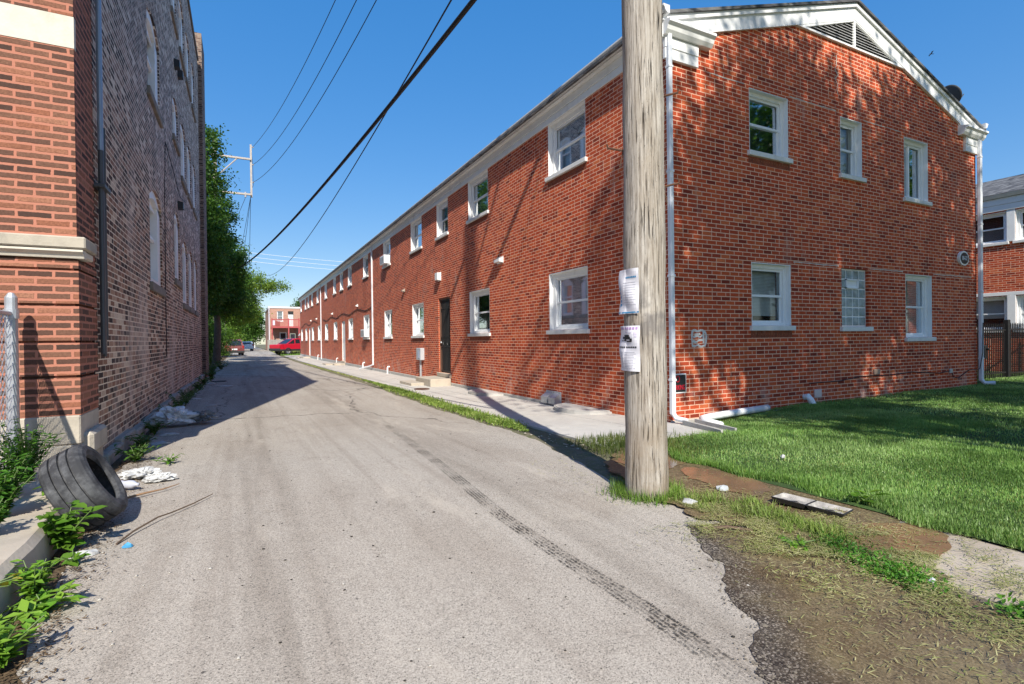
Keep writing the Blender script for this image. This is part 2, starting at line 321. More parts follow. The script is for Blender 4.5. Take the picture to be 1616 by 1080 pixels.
CHROME = plain('alloy_wheel', (.62, .62, .64), .3, .8); BUMP = plain('dark_bumper', (.03, .03, .033), .6); TAIL = plain('red_lamp', (.35, .02, .02), .25); ORANGE = plain('orange_label', (.65, .16, .06), .5)
PINKB = brick_mat('pink_far_brick', .2, .0677, .010, [(0, (.42, .22, .16)), (1, (.55, .31, .23))], (.55, .40, .32), 0)
DECK = plain('red_deck_paint', (.42, .075, .075), .6); GREYWD = plain('grey_fence_wood', (.33, .31, .28), .9, var=.3, nsc=3)

# ------------------------------------------------------------------ mesh helpers
ROOTLOC = {}
def link_mesh(name, me, mats, parent=None, local=False):
    o = bpy.data.objects.new(name, me)
    for m in (mats if isinstance(mats, (list, tuple)) else [mats]): me.materials.append(m)
    COL.objects.link(o)
    if parent is not None:
        o.parent = parent
        if not local: o.location = -Vector(ROOTLOC.get(parent.name, (0, 0, 0)))
        if not local: ROOTLOC[o.name] = (0, 0, 0)
        if not local: pass
    return o
class MB:
    def __init__(s): s.v = []; s.f = []; s.mi = []; s.cur = 0
    def add(s, vs, fs):
        k = len(s.v); s.v += [tuple(v) for v in vs]; s.f += [tuple(i + k for i in f) for f in fs]; s.mi += [s.cur]*len(fs); return s
    def box(s, x0, x1, y0, y1, z0, z1):
        x0, x1 = min(x0, x1), max(x0, x1); y0, y1 = min(y0, y1), max(y0, y1); z0, z1 = min(z0, z1), max(z0, z1)
        return s.add([(x0, y0, z0), (x1, y0, z0), (x1, y1, z0), (x0, y1, z0), (x0, y0, z1), (x1, y0, z1), (x1, y1, z1), (x0, y1, z1)],
                     [(0, 3, 2, 1), (4, 5, 6, 7), (0, 1, 5, 4), (1, 2, 6, 5), (2, 3, 7, 6), (3, 0, 4, 7)])
    def bbox(s, x0, x1, y0, y1, z0, z1, b=.008):
        x0, x1 = min(x0, x1), max(x0, x1); y0, y1 = min(y0, y1), max(y0, y1); z0, z1 = min(z0, z1), max(z0, z1)
        b = min(b, (x1-x0)*.45, (y1-y0)*.45, (z1-z0)*.45); bm = bmesh.new(); bmesh.ops.create_cube(bm, size=1)
        for v in bm.verts: v.co = Vector(((x0+x1)/2 + v.co.x*(x1-x0), (y0+y1)/2 + v.co.y*(y1-y0), (z0+z1)/2 + v.co.z*(z1-z0)))
        bmesh.ops.bevel(bm, geom=list(bm.edges), offset=b, segments=1, affect='EDGES')
        bm.verts.index_update(); s.add([v.co[:] for v in bm.verts], [tuple(v.index for v in f.verts) for f in bm.faces]); bm.free(); return s
    def quad(s, a, b, c, d): return s.add([a, b, c, d], [(0, 1, 2, 3)])
    def tube(s, pts, r, n=8, cap=True):
        pts = [Vector(p) for p in pts]; rs = r if isinstance(r, (list, tuple)) else [r]*len(pts); vs = []; fs = []
        ref = None
        for i, p in enumerate(pts):
            d = (pts[min(i+1, len(pts)-1)] - pts[max(i-1, 0)]).normalized()
            if ref is None: ref = Vector((0, 0, 1)) if abs(d.z) < .9 else Vector((1, 0, 0))
            a = d.cross(ref).normalized(); b = d.cross(a).normalized(); ref = -b if False else ref
            if abs(d.dot(ref)) > .98: ref = a
            for k in range(n):
                t = 2*math.pi*k/n; vs.append(p + (a*math.cos(t) + b*math.sin(t))*rs[i])
        for i in range(len(pts)-1):
            for k in range(n): fs.append((i*n+k, i*n+(k+1) % n, (i+1)*n+(k+1) % n, (i+1)*n+k))
        if cap: fs += [tuple(range(n))[::-1], tuple(range((len(pts)-1)*n, len(pts)*n))]
        return s.add(vs, fs)
    def prism(s, poly, axis, a, b):     # polygon of 2D points extruded along axis from a to b
        n = len(poly)
        def mk(p, t):
            return {'x': (t, p[0], p[1]), 'y': (p[0], t, p[1]), 'z': (p[0], p[1], t)}[axis]
        vs = [mk(p, a) for p in poly] + [mk(p, b) for p in poly]
        fs = [tuple(range(n)), tuple(range(n, 2*n))[::-1]] + [(i, (i+1) % n, n+(i+1) % n, n+i) for i in range(n)]
        return s.add(vs, fs)
    def lathe(s, prof, c=(0, 0, 0), n=24, axis='z', closed=False):
        vs = []; fs = []; m = len(prof)
        for k in range(n):
            t = 2*math.pi*k/n
            for r, h in prof:
                q = (r*math.cos(t), r*math.sin(t), h)
                if axis == 'x': q = (q[2], q[0], q[1])
                if axis == 'y': q = (q[0], q[2], q[1])
                vs.append((q[0]+c[0], q[1]+c[1], q[2]+c[2]))
        for k in range(n):
            for i in range(m if closed else m-1):
                j = (i+1) % m; fs.append((k*m+i, ((k+1) % n)*m+i, ((k+1) % n)*m+j, k*m+j))
        return s.add(vs, fs)
    def build(s, name, mats, parent=None, local=False, smooth=False, fix=True):
        me = bpy.data.meshes.new(name); me.from_pydata(s.v, [], s.f)
        if fix:
            bm = bmesh.new(); bm.from_mesh(me); bmesh.ops.recalc_face_normals(bm, faces=bm.faces); bm.to_mesh(me); bm.free()
        if len(set(s.mi)) > 1: me.polygons.foreach_set('material_index', s.mi)
        if smooth: me.polygons.foreach_set('use_smooth', [True]*len(me.polygons))
        me.update(); return link_mesh(name, me, mats, parent, local)
def np_mesh(name, V, F, mats, parent=None, local=False, mi=None):
    V = np.ascontiguousarray(V, np.float32); F = np.ascontiguousarray(F, np.int32); k = F.shape[1]
    me = bpy.data.meshes.new(name); me.vertices.add(len(V)); me.vertices.foreach_set('co', V.ravel())
    me.loops.add(F.size); me.loops.foreach_set('vertex_index', F.ravel()); me.polygons.add(len(F))
    me.polygons.foreach_set('loop_start', np.arange(0, F.size, k, dtype=np.int32))
    if mi is not None: me.polygons.foreach_set('material_index', np.ascontiguousarray(mi, np.int32))
    me.update(calc_edges=True); me.validate(); return link_mesh(name, me, mats, parent, local)
def tag(o, label, cat, group=None):
    o['label'] = label; o['category'] = cat
    if group: o['group'] = group
    return o
def struct(o, kind='structure'): o['kind'] = kind; return o
def root(name, loc, label, cat, group=None, rot=(0, 0, 0)):
    o = bpy.data.objects.new(name, None); COL.objects.link(o); o.location = loc; o.rotation_euler = rot; o.empty_display_size = .2
    ROOTLOC[o.name] = tuple(loc); return tag(o, label, cat, group)
def text(body, size, mat, parent, loc, rot, name='lettering', ext=.002, local=False, sx=1):
    cu = bpy.data.curves.new(name, 'FONT'); cu.body = body; cu.size = size; cu.extrude = ext; cu.align_x = 'CENTER'; cu.align_y = 'CENTER'
    tmp = bpy.data.objects.new('tmp', cu); COL.objects.link(tmp); dg = bpy.context.evaluated_depsgraph_get(); me = bpy.data.meshes.new_from_object(tmp.evaluated_get(dg))
    bpy.data.objects.remove(tmp); me.transform(Matrix.Translation(loc) @ rot.to_matrix().to_4x4() @ Matrix.Diagonal((sx, 1, 1, 1)))
    return link_mesh(name, me, mat, parent, local)
def scatter(tv, tf, M, P):
    tv = np.asarray(tv, float); tf = np.asarray(tf); n = len(P)
    V = np.einsum('nij,kj->nki', M, tv) + P[:, None, :]; F = tf[None] + (np.arange(n)*len(tv))[:, None, None]
    return V.reshape(-1, 3), F.reshape(-1, tf.shape[1])
def frames(fwd, nor, sx, sy, sz=None):   # local x width, y along leaf, z normal
    f = fwd/np.linalg.norm(fwd, axis=1, keepdims=True); x = np.cross(f, nor); x /= np.linalg.norm(x, axis=1, keepdims=True) + 1e-9; z = np.cross(x, f)
    sz = sy if sz is None else sz
    return np.stack([x*np.reshape(sx, (-1, 1)), f*np.reshape(sy, (-1, 1)), z*np.reshape(sz, (-1, 1))], axis=2)
LEAF_V = [(0, 0, 0), (-.5, .45, .06), (0, 1, -.05), (.5, .45, .06), (0, .45, -.04)]; LEAF_F = [(0, 4, 1), (1, 4, 2), (0, 3, 4), (3, 2, 4)]
BROAD_V = [(0, 0, 0), (-.42, .25, .06), (-.5, .5, .08), (-.3, .8, .02), (0, 1, -.1), (.3, .8, .02), (.5, .5, .08), (.42, .25, .06), (0, .3, -.03), (0, .65, -.03)]
BROAD_F = [(0, 8, 1), (1, 8, 2), (8, 9, 2), (2, 9, 3), (3, 9, 4), (0, 7, 8), (7, 6, 8), (8, 6, 9), (6, 5, 9), (5, 4, 9)]
BLADE_V = [(-.5, 0, 0), (.5, 0, 0), (.42, .5, .10), (-.42, .5, .10), (0, 1, .36)]; BLADE_F = [(0, 1, 2), (0, 2, 3), (3, 2, 4)]

# ------------------------------------------------------------------ the ground
def sheet(name, xs, ys, mat, dz, jl=None, jr=None):
    """grid strip following the ground; jl / jr give the left and right edge x for a given y"""
    V = []; nx = len(xs)
    for y in ys:
        a = jl(y) if jl else xs[0]; b = jr(y) if jr else xs[-1]
        for x in xs:
            t = (x - xs[0])/(xs[-1] - xs[0]); X = a + (b - a)*t; V.append((X, y, float(gz(X, y)) + dz))
    F = [(j*nx+i, j*nx+i+1, (j+1)*nx+i+1, (j+1)*nx+i) for j in range(len(ys)-1) for i in range(nx-1)]
    return struct(np_mesh(name, np.array(V), np.array(F), mat))
def wob(y, s, a=.03): return a*(math.sin(y*2.1 + s) + .6*math.sin(y*5.3 + 2*s) + .4*math.sin(y*13.7 + 3*s) + .3*math.sin(y*31 + s))
ygrid = list(np.concatenate([np.arange(-12, 24, .12), np.arange(24, 70, .5), np.arange(70, 260, 3)]))
sheet('ground', list(np.concatenate([np.arange(-240, -12, 12), np.arange(-12, 26, 1.0), np.arange(26, 250, 12)])), list(np.concatenate([np.arange(-60, -4, 4), np.arange(-4, 80, 1.0), np.arange(80, 400, 10)])), DIRT, -.05)
def alley_r(y):
    b = np.interp(y, [-12, 1.0, 2.0, 2.6, 3.2, 4.2, 5.5, 7, 12, 19, 25, 60, 80, 260], [3.15, 3.0, 2.98, 2.95, 2.72, 3.0, 3.25, 3.42, 3.5, 3.62, 3.6, 3.6, 3.4, 3.2]); return float(b) + wob(y, 1.3, .025)
def alley_l(y): return float(np.interp(y, [-12, 2.5, 4.6, 7, 10, 16, 30, 260], [-.72, -.74, -1.0, -1.12, -1.2, -1.2, -1.3, -1.8])) + wob(y, 4.1, .03)
sheet('alley', list(np.linspace(-1, 3, 13)), ygrid, ASPH, 0.0, alley_l, alley_r)
sheet('alley_edge_soil', list(np.linspace(-3, -1, 5)), ygrid, SOIL, -.012, lambda y: -2.6, lambda y: -.6 if y < 6 else -.9)
sheet('soil_strip', list(np.linspace(2.5, 4.4, 7)), list(np.arange(2.4, 63, .25)), DIRT, -.012, lambda y: 2.55, lambda y: 4.4)
# concrete sidewalk along the red building, in slabs with joints
slab = MB(); ys = np.arange(4.95, 63.5, 1.52)
for i, y in enumerate(ys):
    y1 = min(y + 1.50, 63.4); xl = float(np.interp(y, [4.95, 7, 12, 20, 30], [3.72, 3.85, 4.05, 4.08, 4.05])); xl1 = float(np.interp(y1, [4.95, 7, 12, 20, 30], [3.72, 3.85, 4.05, 4.08, 4.05])); d = random.uniform(-.004, .004)
    for a, b, a1, b1 in ((xl, 5.0, xl1, 5.0), (5.012, 5.9, 5.012, 5.9)):
        z0 = [float(gz(q, r)) + .018 + d for q, r in ((a, y), (b, y), (b1, y1), (a1, y1))]
        slab.add([(a, y, z0[0]), (b, y, z0[1]), (b1, y1, z0[2]), (a1, y1, z0[3]), (a, y, z0[0]-.1), (b, y, z0[1]-.1), (b1, y1, z0[2]-.1), (a1, y1, z0[3]-.1)], [(0, 1, 2, 3), (0, 4, 5, 1), (1, 5, 6, 2), (2, 6, 7, 3), (3, 7, 4, 0)])
struct(slab.build('sidewalk', WALK))
sl2 = MB()
for y in np.arange(-9.5, 4.0, 1.5): sl2.bbox(3.08, 3.92, y, y + 1.488, -.1, .012, .006)
struct(sl2.build('front_sidewalk', WALK2))
def lawn_z(x, y): return .02 + .045*sstep(4, 15, x) + .015*np.sin(x*1.7 + y) * .5 - .10*sstep(4.2, 5.9, y)*(1 - sstep(5.7, 9, x)) 
lv = []; ly = np.linspace(-8, 9.5, 90)
for y in ly:
    xl = float(np.interp(y, [-8, 4.2, 4.9, 5.3, 5.92, 5.93, 9.5], [3.86, 3.9, 4.45, 5.3, 5.6, 15.25, 15.25]))
    for x in np.linspace(xl, 30, 60): lv.append((x, y, float(lawn_z(x, y))))
lf = [(j*60+i, j*60+i+1, (j+1)*60+i+1, (j+1)*60+i) for j in range(89) for i in range(59)]
lawn = struct(np_mesh('lawn', np.array(lv), np.array(lf), LAWN))

def blob(name, pts, mat, dz, n=7, jit=.05, kind='structure', zf=None):
    """irregular flat patch: polygon with a ragged outline, laid just above the ground"""
    out = []
    for i in range(len(pts)):
        a = Vector(pts[i]); b = Vector(pts[(i+1) % len(pts)]); m = max(2, int((b-a).length/.05))
        for k in range(m):
            p = a.lerp(b, k/m); d = (b-a).normalized(); nrm = Vector((-d.y, d.x)); s = (p.x*3.1 + p.y*5.7)
            p = p + nrm*jit*(math.sin(s*3.1) + .7*math.sin(s*7.7 + 1) + .5*math.sin(s*17) + random.uniform(-.5, .5))*.6; out.append((p.x, p.y))
    tris = tessellate_polygon([[Vector((x, y, 0)) for x, y in out]])
    zf = zf or (lambda x, y: float(gz(x, y)))
    V = np.array([(x, y, zf(x, y) + dz) for x, y in out]); F = np.array([t for t in tris])
    e1 = V[F[:, 1]] - V[F[:, 0]]; e2 = V[F[:, 2]] - V[F[:, 0]]; fl = np.cross(e1, e2)[:, 2] < 0; F[fl] = F[fl][:, ::-1]
    return struct(np_mesh(name, V, F, mat), kind)
# the wet, muddy corner
flat0 = lambda x, y: 0.0
blob('wet_asphalt_patch', [(2.60, 2.55), (2.40, 2.25), (2.30, 2.0), (2.06, 1.78), (1.98, 1.55), (1.66, 1.32), (1.6, .9), (1.9, -.2), (3.0, -.4), (3.02, 1.0), (2.98, 1.9), (2.85, 2.5)], WETA, .005, jit=.02)
blob('mud_verge', [(2.80, 2.95), (2.75, 2.6), (2.9, 2.3), (3.04, 1.6), (3.1, 1.35), (3.25, 1.5), (3.30, 1.72), (3.6, 1.85), (3.92, 1.9), (4.0, 2.9), (3.95, 3.6), (4.3, 4.6), (3.75, 4.7), (3.1, 4.1), (2.9, 3.4)], MUD, .017, jit=.04, zf=flat0)
blob('puddle', [(3.45, 3.25), (3.38, 2.95), (3.50, 2.72), (3.70, 2.75), (3.88, 2.95), (3.90, 3.35), (3.72, 3.65), (3.52, 3.55)], WATER, .022, jit=.03, zf=flat0)
blob('puddle', [(3.30, 4.2), (3.25, 3.75), (3.60, 3.72), (3.95, 3.8), (4.0, 4.25), (3.7, 4.5)], WATER, .022, jit=.03, zf=flat0)
blob('puddle', [(3.12, 1.95), (3.18, 1.62), (3.40, 1.50), (3.62, 1.54), (3.82, 1.62), (3.88, 1.85), (3.6, 2.02), (3.35, 2.05)], WATER, .021, jit=.02, zf=flat0)
# tread print of a wet tyre
def treadmat():
    t = NT('tyre_print'); p = t.pos(); P = t.sep(p); t.fin((.040, .035, .031), .9, spec=.2)
    uvn = t.n('UVMap'); U = t.sep(uvn.outputs[0])
    ribs = t.ma('ABSOLUTE', t.ma('SINE', t.ma('MULTIPLY', U[0], 15.7)))
    blk = t.noise(t.scale(p, 1, .9, 1), 90, 3, .7); m = t.ma('MULTIPLY', t.mr(ribs, .35, .75), t.mr(blk, .455, .55))
    m = t.ma('MULTIPLY', m, t.mr(U[1], .15, .5, .9, .40)); m = t.ma('MULTIPLY', m, t.mr(t.noise(p, 3.2, 5, .75), .34, .62)); m = t.ma('MULTIPLY', m, t.mr(U[1], 1, .6)); m = t.ma('MULTIPLY', m, t.mr(U[1], 0, .03))
    tr = t.n('BsdfTransparent'); mx = t.n('MixShader'); t.put(mx.inputs[0], m); t.t.links.new(tr.outputs[0], mx.inputs[1]); t.t.links.new(t.b.outputs[0], mx.inputs[2]); t.t.links.new(mx.outputs[0], t.out.inputs[0]); return t.m
ty = np.linspace(1.15, 15, 90); tx = np.interp(ty, [1.1, 1.5, 2, 2.5, 3.3, 5, 9.1, 15], [1.58, 1.62, 1.63, 1.61, 1.61, 1.76, 2.08, 2.2])
V = []; F = []
for i, (x, y) in enumerate(zip(tx, ty)): V += [(x-.060, y, float(gz(x, y))+.005), (x+.060, y, float(gz(x, y))+.005)]
F = [(2*i, 2*i+1, 2*i+3, 2*i+2) for i in range(len(ty)-1)]
tp = struct(np_mesh('tyre_print', np.array(V), np.array(F), treadmat()))
uv = tp.data.uv_layers.new(name='UVMap')
for lp in tp.data.loops:
    vi = lp.vertex_index; uv.data[lp.index].uv = (vi % 2, (vi//2)/(len(ty)-1))

# ------------------------------------------------------------------ walls with openings
def rect_wall(mb, mp, u0, u1, z0, z1, ops, reveal=.12):
    us = sorted({u0, u1, *[o[0] for o in ops], *[o[1] for o in ops]}); zs = sorted({z0, z1, *[o[2] for o in ops], *[o[3] for o in ops]})
    for a, b in zip(us, us[1:]):
        for c, d in zip(zs, zs[1:]):
            um, zm = (a+b)/2, (c+d)/2
            if any(o[0] < um < o[1] and o[2] < zm < o[3] for o in ops): continue
            mb.quad(mp(a, 0, c), mp(b, 0, c), mp(b, 0, d), mp(a, 0, d))
    for a, b, c, d in ops:
        for (p, q) in (((a, c), (b, c)), ((b, c), (b, d)), ((b, d), (a, d)), ((a, d), (a, c))):
            mb.quad(mp(p[0], 0, p[1]), mp(q[0], 0, q[1]), mp(q[0], reveal, q[1]), mp(p[0], reveal, p[1]))
def mbox(mb, mp, u0, u1, d0, d1, z0, z1, bev=0):
    a = mp(u0, d0, z0); b = mp(u1, d1, z1)
    (mb.bbox(a[0], b[0], a[1], b[1], a[2], b[2], bev) if bev else mb.box(a[0], b[0], a[1], b[1], a[2], b[2]))
SOLDIER = plain('soldier_brick', (.28, .075, .036), .9, var=.4, nsc=15)
def window(par, mp, u0, u1, z0, z1, kind='hung', blind='dark', sill=True, case=.075, reveal=.12, sash_mat=None, openb=0, course=False):
    """casing > sill, sash, pane, blind or unlit-room sheet.  d grows inwards from the wall face"""
    c = MB(); D0, F0, D1 = .003, .085, reveal + .03; ln = .016
    mbox(c, mp, u0+.002, u0+ln, D0, F0, z0+.002, z1-.002); mbox(c, mp, u1-ln, u1-.002, D0, F0, z0+.002, z1-.002); mbox(c, mp, u0+ln, u1-ln, D0, F0, z1-ln, z1-.002); mbox(c, mp, u0+.002, u1-.002, .02, F0, z0+.001, z0+.012)
    mbox(c, mp, u0+.002, u0+case, F0, D1, z0+.002, z1-.002, .004); mbox(c, mp, u1-case, u1-.002, F0, D1, z0+.002, z1-.002, .004)
    mbox(c, mp, u0+case, u1-case, F0, D1, z1-case*.95, z1-.002, .004); mbox(c, mp, u0+case, u1-case, F0, D1, z0+.002, z0+case*.6, .004)
    o = c.build('window', WHITE, par); ROOTLOC[o.name] = (0, 0, 0)
    if sill:
        s = MB(); mbox(s, mp, u0-.055, u1+.055, -.055, .19, z0-.085, z0-.002, .006); s.build('sill', SILLW, o, True)
    if course:
        s = MB(); u = u0 - .03
        while u < u1: mbox(s, mp, u, u+.057, -.004, .02, z0-.20, z0-.088); u += .0667
        s.build('sill_course', SOLDIER, o, True)
    a, b = u0+case, u1-case; lo, hi = z0+case*.6, z1-case*.95; mid = (lo+hi)/2; r = .045; S = MB(); dd = .115
    if kind == 'hung':
        for (q0, q1, d) in ((mid-.02, hi, dd), (lo, mid+.02, dd+.022)):
            mbox(S, mp, a, a+r, d, d+.02, q0, q1); mbox(S, mp, b-r, b, d, d+.02, q0, q1); mbox(S, mp, a+r, b-r, d, d+.02, q0, q0+r*.9); mbox(S, mp, a+r, b-r, d, d+.02, q1-r*.9, q1)
    elif kind == 'slide':
        um = a + (b-a)*.42
        for (p0, p1, d) in ((a, um+.02, dd+.022), (um-.02, b, dd)):
            mbox(S, mp, p0, p0+r, d, d+.02, lo, hi); mbox(S, mp, p1-r, p1, d, d+.02, lo, hi); mbox(S, mp, p0+r, p1-r, d, d+.02, lo, lo+r); mbox(S, mp, p0+r, p1-r, d, d+.02, hi-r, hi)
    S.build('sash', sash_mat or VINYL, o, True)
    P = MB(); P.quad(mp(a+.01, dd+.032, lo+.01), mp(b-.01, dd+.032, lo+.01), mp(b-.01, dd+.032, hi-.01), mp(a+.01, dd+.032, hi-.01)); P.build('pane', GLASS, o, True)
    B = MB(); bd = reveal + .06
    if blind == 'slat':
        bot = lo + openb*(hi-lo); B.cur = 0; z = hi
        while z > bot:
            B.quad(mp(a-.02, bd, z-.024), mp(b+.02, bd, z-.024), mp(b+.02, bd+.012, z), mp(a-.02, bd+.012, z)); z -= .025
        B.cur = 1; B.quad(mp(a-.06, bd+.25, lo-.05), mp(b+.06, bd+.25, lo-.05), mp(b+.06, bd+.25, hi+.05), mp(a-.06, bd+.25, hi+.05)); B.build('blind', [BLIND, GREYIN], o, True)  # the sheet behind the slats paints the room's darkness
    elif blind == 'white':
        B.quad(mp(a-.05, bd, lo-.03), mp(b+.05, bd, lo-.03), mp(b+.05, bd, hi+.03), mp(a-.05, bd, hi+.03)); B.build('blind', BLIND, o, True)
    else:
        B.quad(mp(a-.08, bd+.12, lo-.06), mp(b+.08, bd+.12, lo-.06), mp(b+.08, bd+.12, hi+.06), mp(a-.08, bd+.12, hi+.06)); B.cur = 1  # no cloth here: a dark sheet painted as the unlit room
        mm = mid if blind == 'screen' else lo
        if blind == 'screen': B.quad(mp(a, dd+.045, lo), mp(b, dd+.045, lo), mp(b, dd+.045, mid), mp(a, dd+.045, mid))
        B.build('unlit_room_sheet', [GREYIN, MIDIN], o, True)
    return o

# ------------------------------------------------------------------ red brick apartment building
FX, GY, GX1, YE = 5.72, 5.92, 15.22, 63.4
fac = lambda u, d, z: (FX + d, u, z)
gab = lambda u, d, z: (u, GY + d, z)
apt = root('apartment_building', (FX, GY, -.1), 'long two-storey red brick apartment building with white gable trim and small windows', 'building')
UZ0, UZ1, LZ0, LZ1 = 4.62, 5.71, 1.43, 2.61
up_y = [(8.05, 9.40), (12.42, 13.78), (15.42, 16.50), (18.12, 19.50), (22.6, 23.9), (27.15, 28.4), (31.7, 32.95), (34.7, 35.9), (37.55, 38.8), (41.9, 43.2), (46.9, 48.25), (51.0, 52.3), (54.1, 55.4), (56.8, 58.1), (61.4, 62.7)]
lo_y = [(8.03, 9.42), (12.40, 13.76), (18.0, 19.4), (22.45, 23.8), (27.0, 28.4), (31.5, 32.9), (37.3, 38.75), (41.7, 43.2), (46.1, 47.6), (50.6, 52.1), (56.2, 57.7), (60.6, 62.1)]
doors = [(15.34, 16.42, .20, 2.62), (34.2, 35.5, .0, 2.56), (53.4, 54.7, -.05, 2.58)]
ops = [(a, b, UZ0, UZ1) for a, b in up_y] + [(a, b, LZ0, LZ1) for a, b in lo_y] + doors
W = MB(); rect_wall(W, fac, GY, YE, -.6, 5.71, ops, .19)
g_up = [(7.50, 8.50), (10.0, 10.70), (12.18, 13.12)]; gz_up = [(4.33, 5.38), (4.28, 5.36), (4.08, 5.34)]
g_lo = [(7.52, 8.53), (10.0, 10.88), (12.2, 13.24)]; gz_lo = [(1.43, 2.49), (1.41, 2.52), (1.19, 2.51)]
gops = [(a, b, c, d) for (a, b), (c, d) in zip(g_up + g_lo, gz_up + gz_lo)]
rect_wall(W, gab, FX, GX1, -.6, 5.9, gops, .19)
RZ = lambda x: 7.60 - .318*abs(x - 10.42)
W.add([(FX, GY, 5.9), (GX1, GY, 5.9), (GX1, GY, RZ(GX1) - .06), (10.42, GY, RZ(10.42) - .06), (FX, GY, RZ(FX) - .06)], [(0, 1, 2, 3, 4)])
W.quad((GX1, GY, -.6), (GX1, YE, -.6), (GX1, YE, 5.9), (GX1, GY, 5.9)); W.quad((FX, YE, -.6), (GX1, YE, -.6), (GX1, YE, 5.9), (FX, YE, 5.9))
W.add([(FX, YE, 5.9), (GX1, YE, 5.9), (GX1, YE, RZ(GX1)-.06), (10.42, YE, RZ(10.42)-.06), (FX, YE, RZ(FX)-.06)], [(0, 1, 2, 3, 4)])
W.build('wall', RED, apt)
ft = MB(); ft.bbox(FX-.035, FX-.002, GY-.03, YE, -.6, -.07, .01)
fy = GY
ft.bbox(FX-.03, GX1, GY-.035, GY-.002, -.6, -.005, .01); ft.build('footing', CONC, apt)
# roof, gutter, frieze
roof = MB(); ov = .12
for x0, x1 in ((FX-.24, 10.42), (GX1+.24, 10.42)):
    a = RZ(x0); b = RZ(10.42)
    for dz, fl in ((0, 0), (-.045, 1)):
        roof.quad((x0, GY-ov, a+dz), (10.42, GY-ov, b+dz), (10.42, YE+ov, b+dz), (x0, YE+ov, a+dz))
    roof.quad((x0, GY-ov, a), (10.42, GY-ov, b), (10.42, GY-ov, b-.045), (x0, GY-ov, a-.045)); roof.quad((x0, GY-ov, a), (x0, YE+ov, a), (x0, YE+ov, a-.045), (x0, GY-ov, a-.045))
ro = roof.build('roof', SHING, apt)
fr = MB(); fr.bbox(FX-.03, FX-.001, GY-.002, YE, 5.70, 5.83, .005); fr.bbox(FX-.045, FX-.001, GY-.002, YE, 5.832, 5.965, .005); fr.bbox(FX-.13, FX-.001, GY-.002, YE, 5.967, 6.0, .006)
fr.build('frieze_board', WHITE, apt)
def gutter_prof(x, s):   # ogee gutter cross-section
    return [(x, 6.0), (x - s*.05, 6.0), (x - s*.09, 6.035), (x - s*.10, 6.07), (x - s*.125, 6.09), (x - s*.125, 6.115), (x, 6.115)]
gu = MB(); gu.prism(gutter_prof(FX-.10, 1), 'y', GY-.16, YE); gu.prism(gutter_prof(GX1+.10, -1), 'y', GY-.16, YE); gu.build('gutter', plain('gutter_white', (.70, .71, .72), .45, var=.08), apt)
# rake boards
rk = MB()
for x0 in (FX-.16, GX1+.16):
    n = Vector((0, 0, 1))
    for t0, t1, y0, y1 in ((.05, .125, GY-.085, GY-.002), (.127, .355, GY-.05, GY-.002)):
        zz = lambda x, t: RZ(x) - t
        p = [(x0, zz(x0, t0)), (10.42, zz(10.42, t0)), (10.42, zz(10.42, t1)), (x0, zz(x0, t1))]
        rk.prism(p, 'y', y0, y1)
rk.build('rake_board', WHITE, apt)
for s, x0 in ((1, FX), (-1, GX1)):
    X = lambda a: x0 + s*a; er = MB()
    er.bbox(X(-.10), X(.58), GY-.055, GY-.002, 5.40, 5.56, .006); er.bbox(X(-.10), X(.58), GY-.065, GY-.002, 5.562, 5.725, .006)
    er.prism([(GY-.002, 5.73), (GY-.10, 5.73), (GY-.14, 5.78), (GY-.16, 5.84), (GY-.20, 5.87), (GY-.20, 5.91), (GY-.002, 5.95)], 'x', X(-.14), X(.82)); er.build('eave_return', WHITE, apt)
# triangular louvre vent
lvt = MB(); lz0 = 6.70
tri = [(8.72, lz0), (10.42, lz0+.565), (12.12, lz0)]
inn = [(8.95, lz0+.035), (10.42, lz0+.52), (11.89, lz0+.035)]
for i in range(3):
    a, b = tri[i], tri[(i+1) % 3]; c, d = inn[(i+1) % 3], inn[i]
    lvt.prism([a, b, c, d], 'y', GY-.045, GY-.002)
lvt.bbox(10.395, 10.445, GY-.047, GY-.002, lz0+.03, lz0+.53, .004)
z = lz0 + .06
while z < lz0 + .5:
    h = (z - lz0 - .035)/.485; xa = 8.95 + 1.47*h; xb = 11.89 - 1.47*h
    lvt.add([(xa, GY-.035, z-.022), (xb, GY-.035, z-.022), (xb-.03, GY-.006, z+.012), (xa+.03, GY-.006, z+.012)], [(0, 1, 2, 3)]); z += .052
lv_o = lvt.build('louver_vent', WHITE, apt)
bk = MB(); bk.add([(8.8, GY-.003, lz0+.02), (12.04, GY-.003, lz0+.02), (10.42, GY-.003, lz0+.55)], [(0, 1, 2)]); bk.build('vent_backing', DARKM, lv_o, True)
# windows
blf = ['dark', 'screen', 'screen', 'screen', 'screen'] + ['slat', 'white', 'dark', 'white', 'slat', 'white', 'white', 'white', 'white', 'white']
for i, (a, b) in enumerate(up_y): window(apt, fac, a, b, UZ0, UZ1, 'hung', blf[i], reveal=.19, course=i < 8, case=.16 if i == 2 else .11)
bll = ['slat', 'screen', 'screen', 'screen', 'dark', 'slat'] + ['white']*6
for i, (a, b) in enumerate(lo_y): window(apt, fac, a, b, LZ0, LZ1, 'hung', bll[i], reveal=.19, case=.12, course=i < 6)
window(apt, gab, *g_up[0], *gz_up[0], 'hung', 'dark', reveal=.19, case=.085, course=True); window(apt, gab, *g_up[1], *gz_up[1], 'hung', 'white', reveal=.19, case=.085); window(apt, gab, *g_up[2], *gz_up[2], 'slide', 'dark', reveal=.19, case=.085)
window(apt, gab, *g_lo[0], *gz_lo[0], 'hung', 'slat', reveal=.19, case=.085, openb=.14, course=True); window(apt, gab, *g_lo[2], *gz_lo[2], 'hung', 'slat', reveal=.19, case=.085)
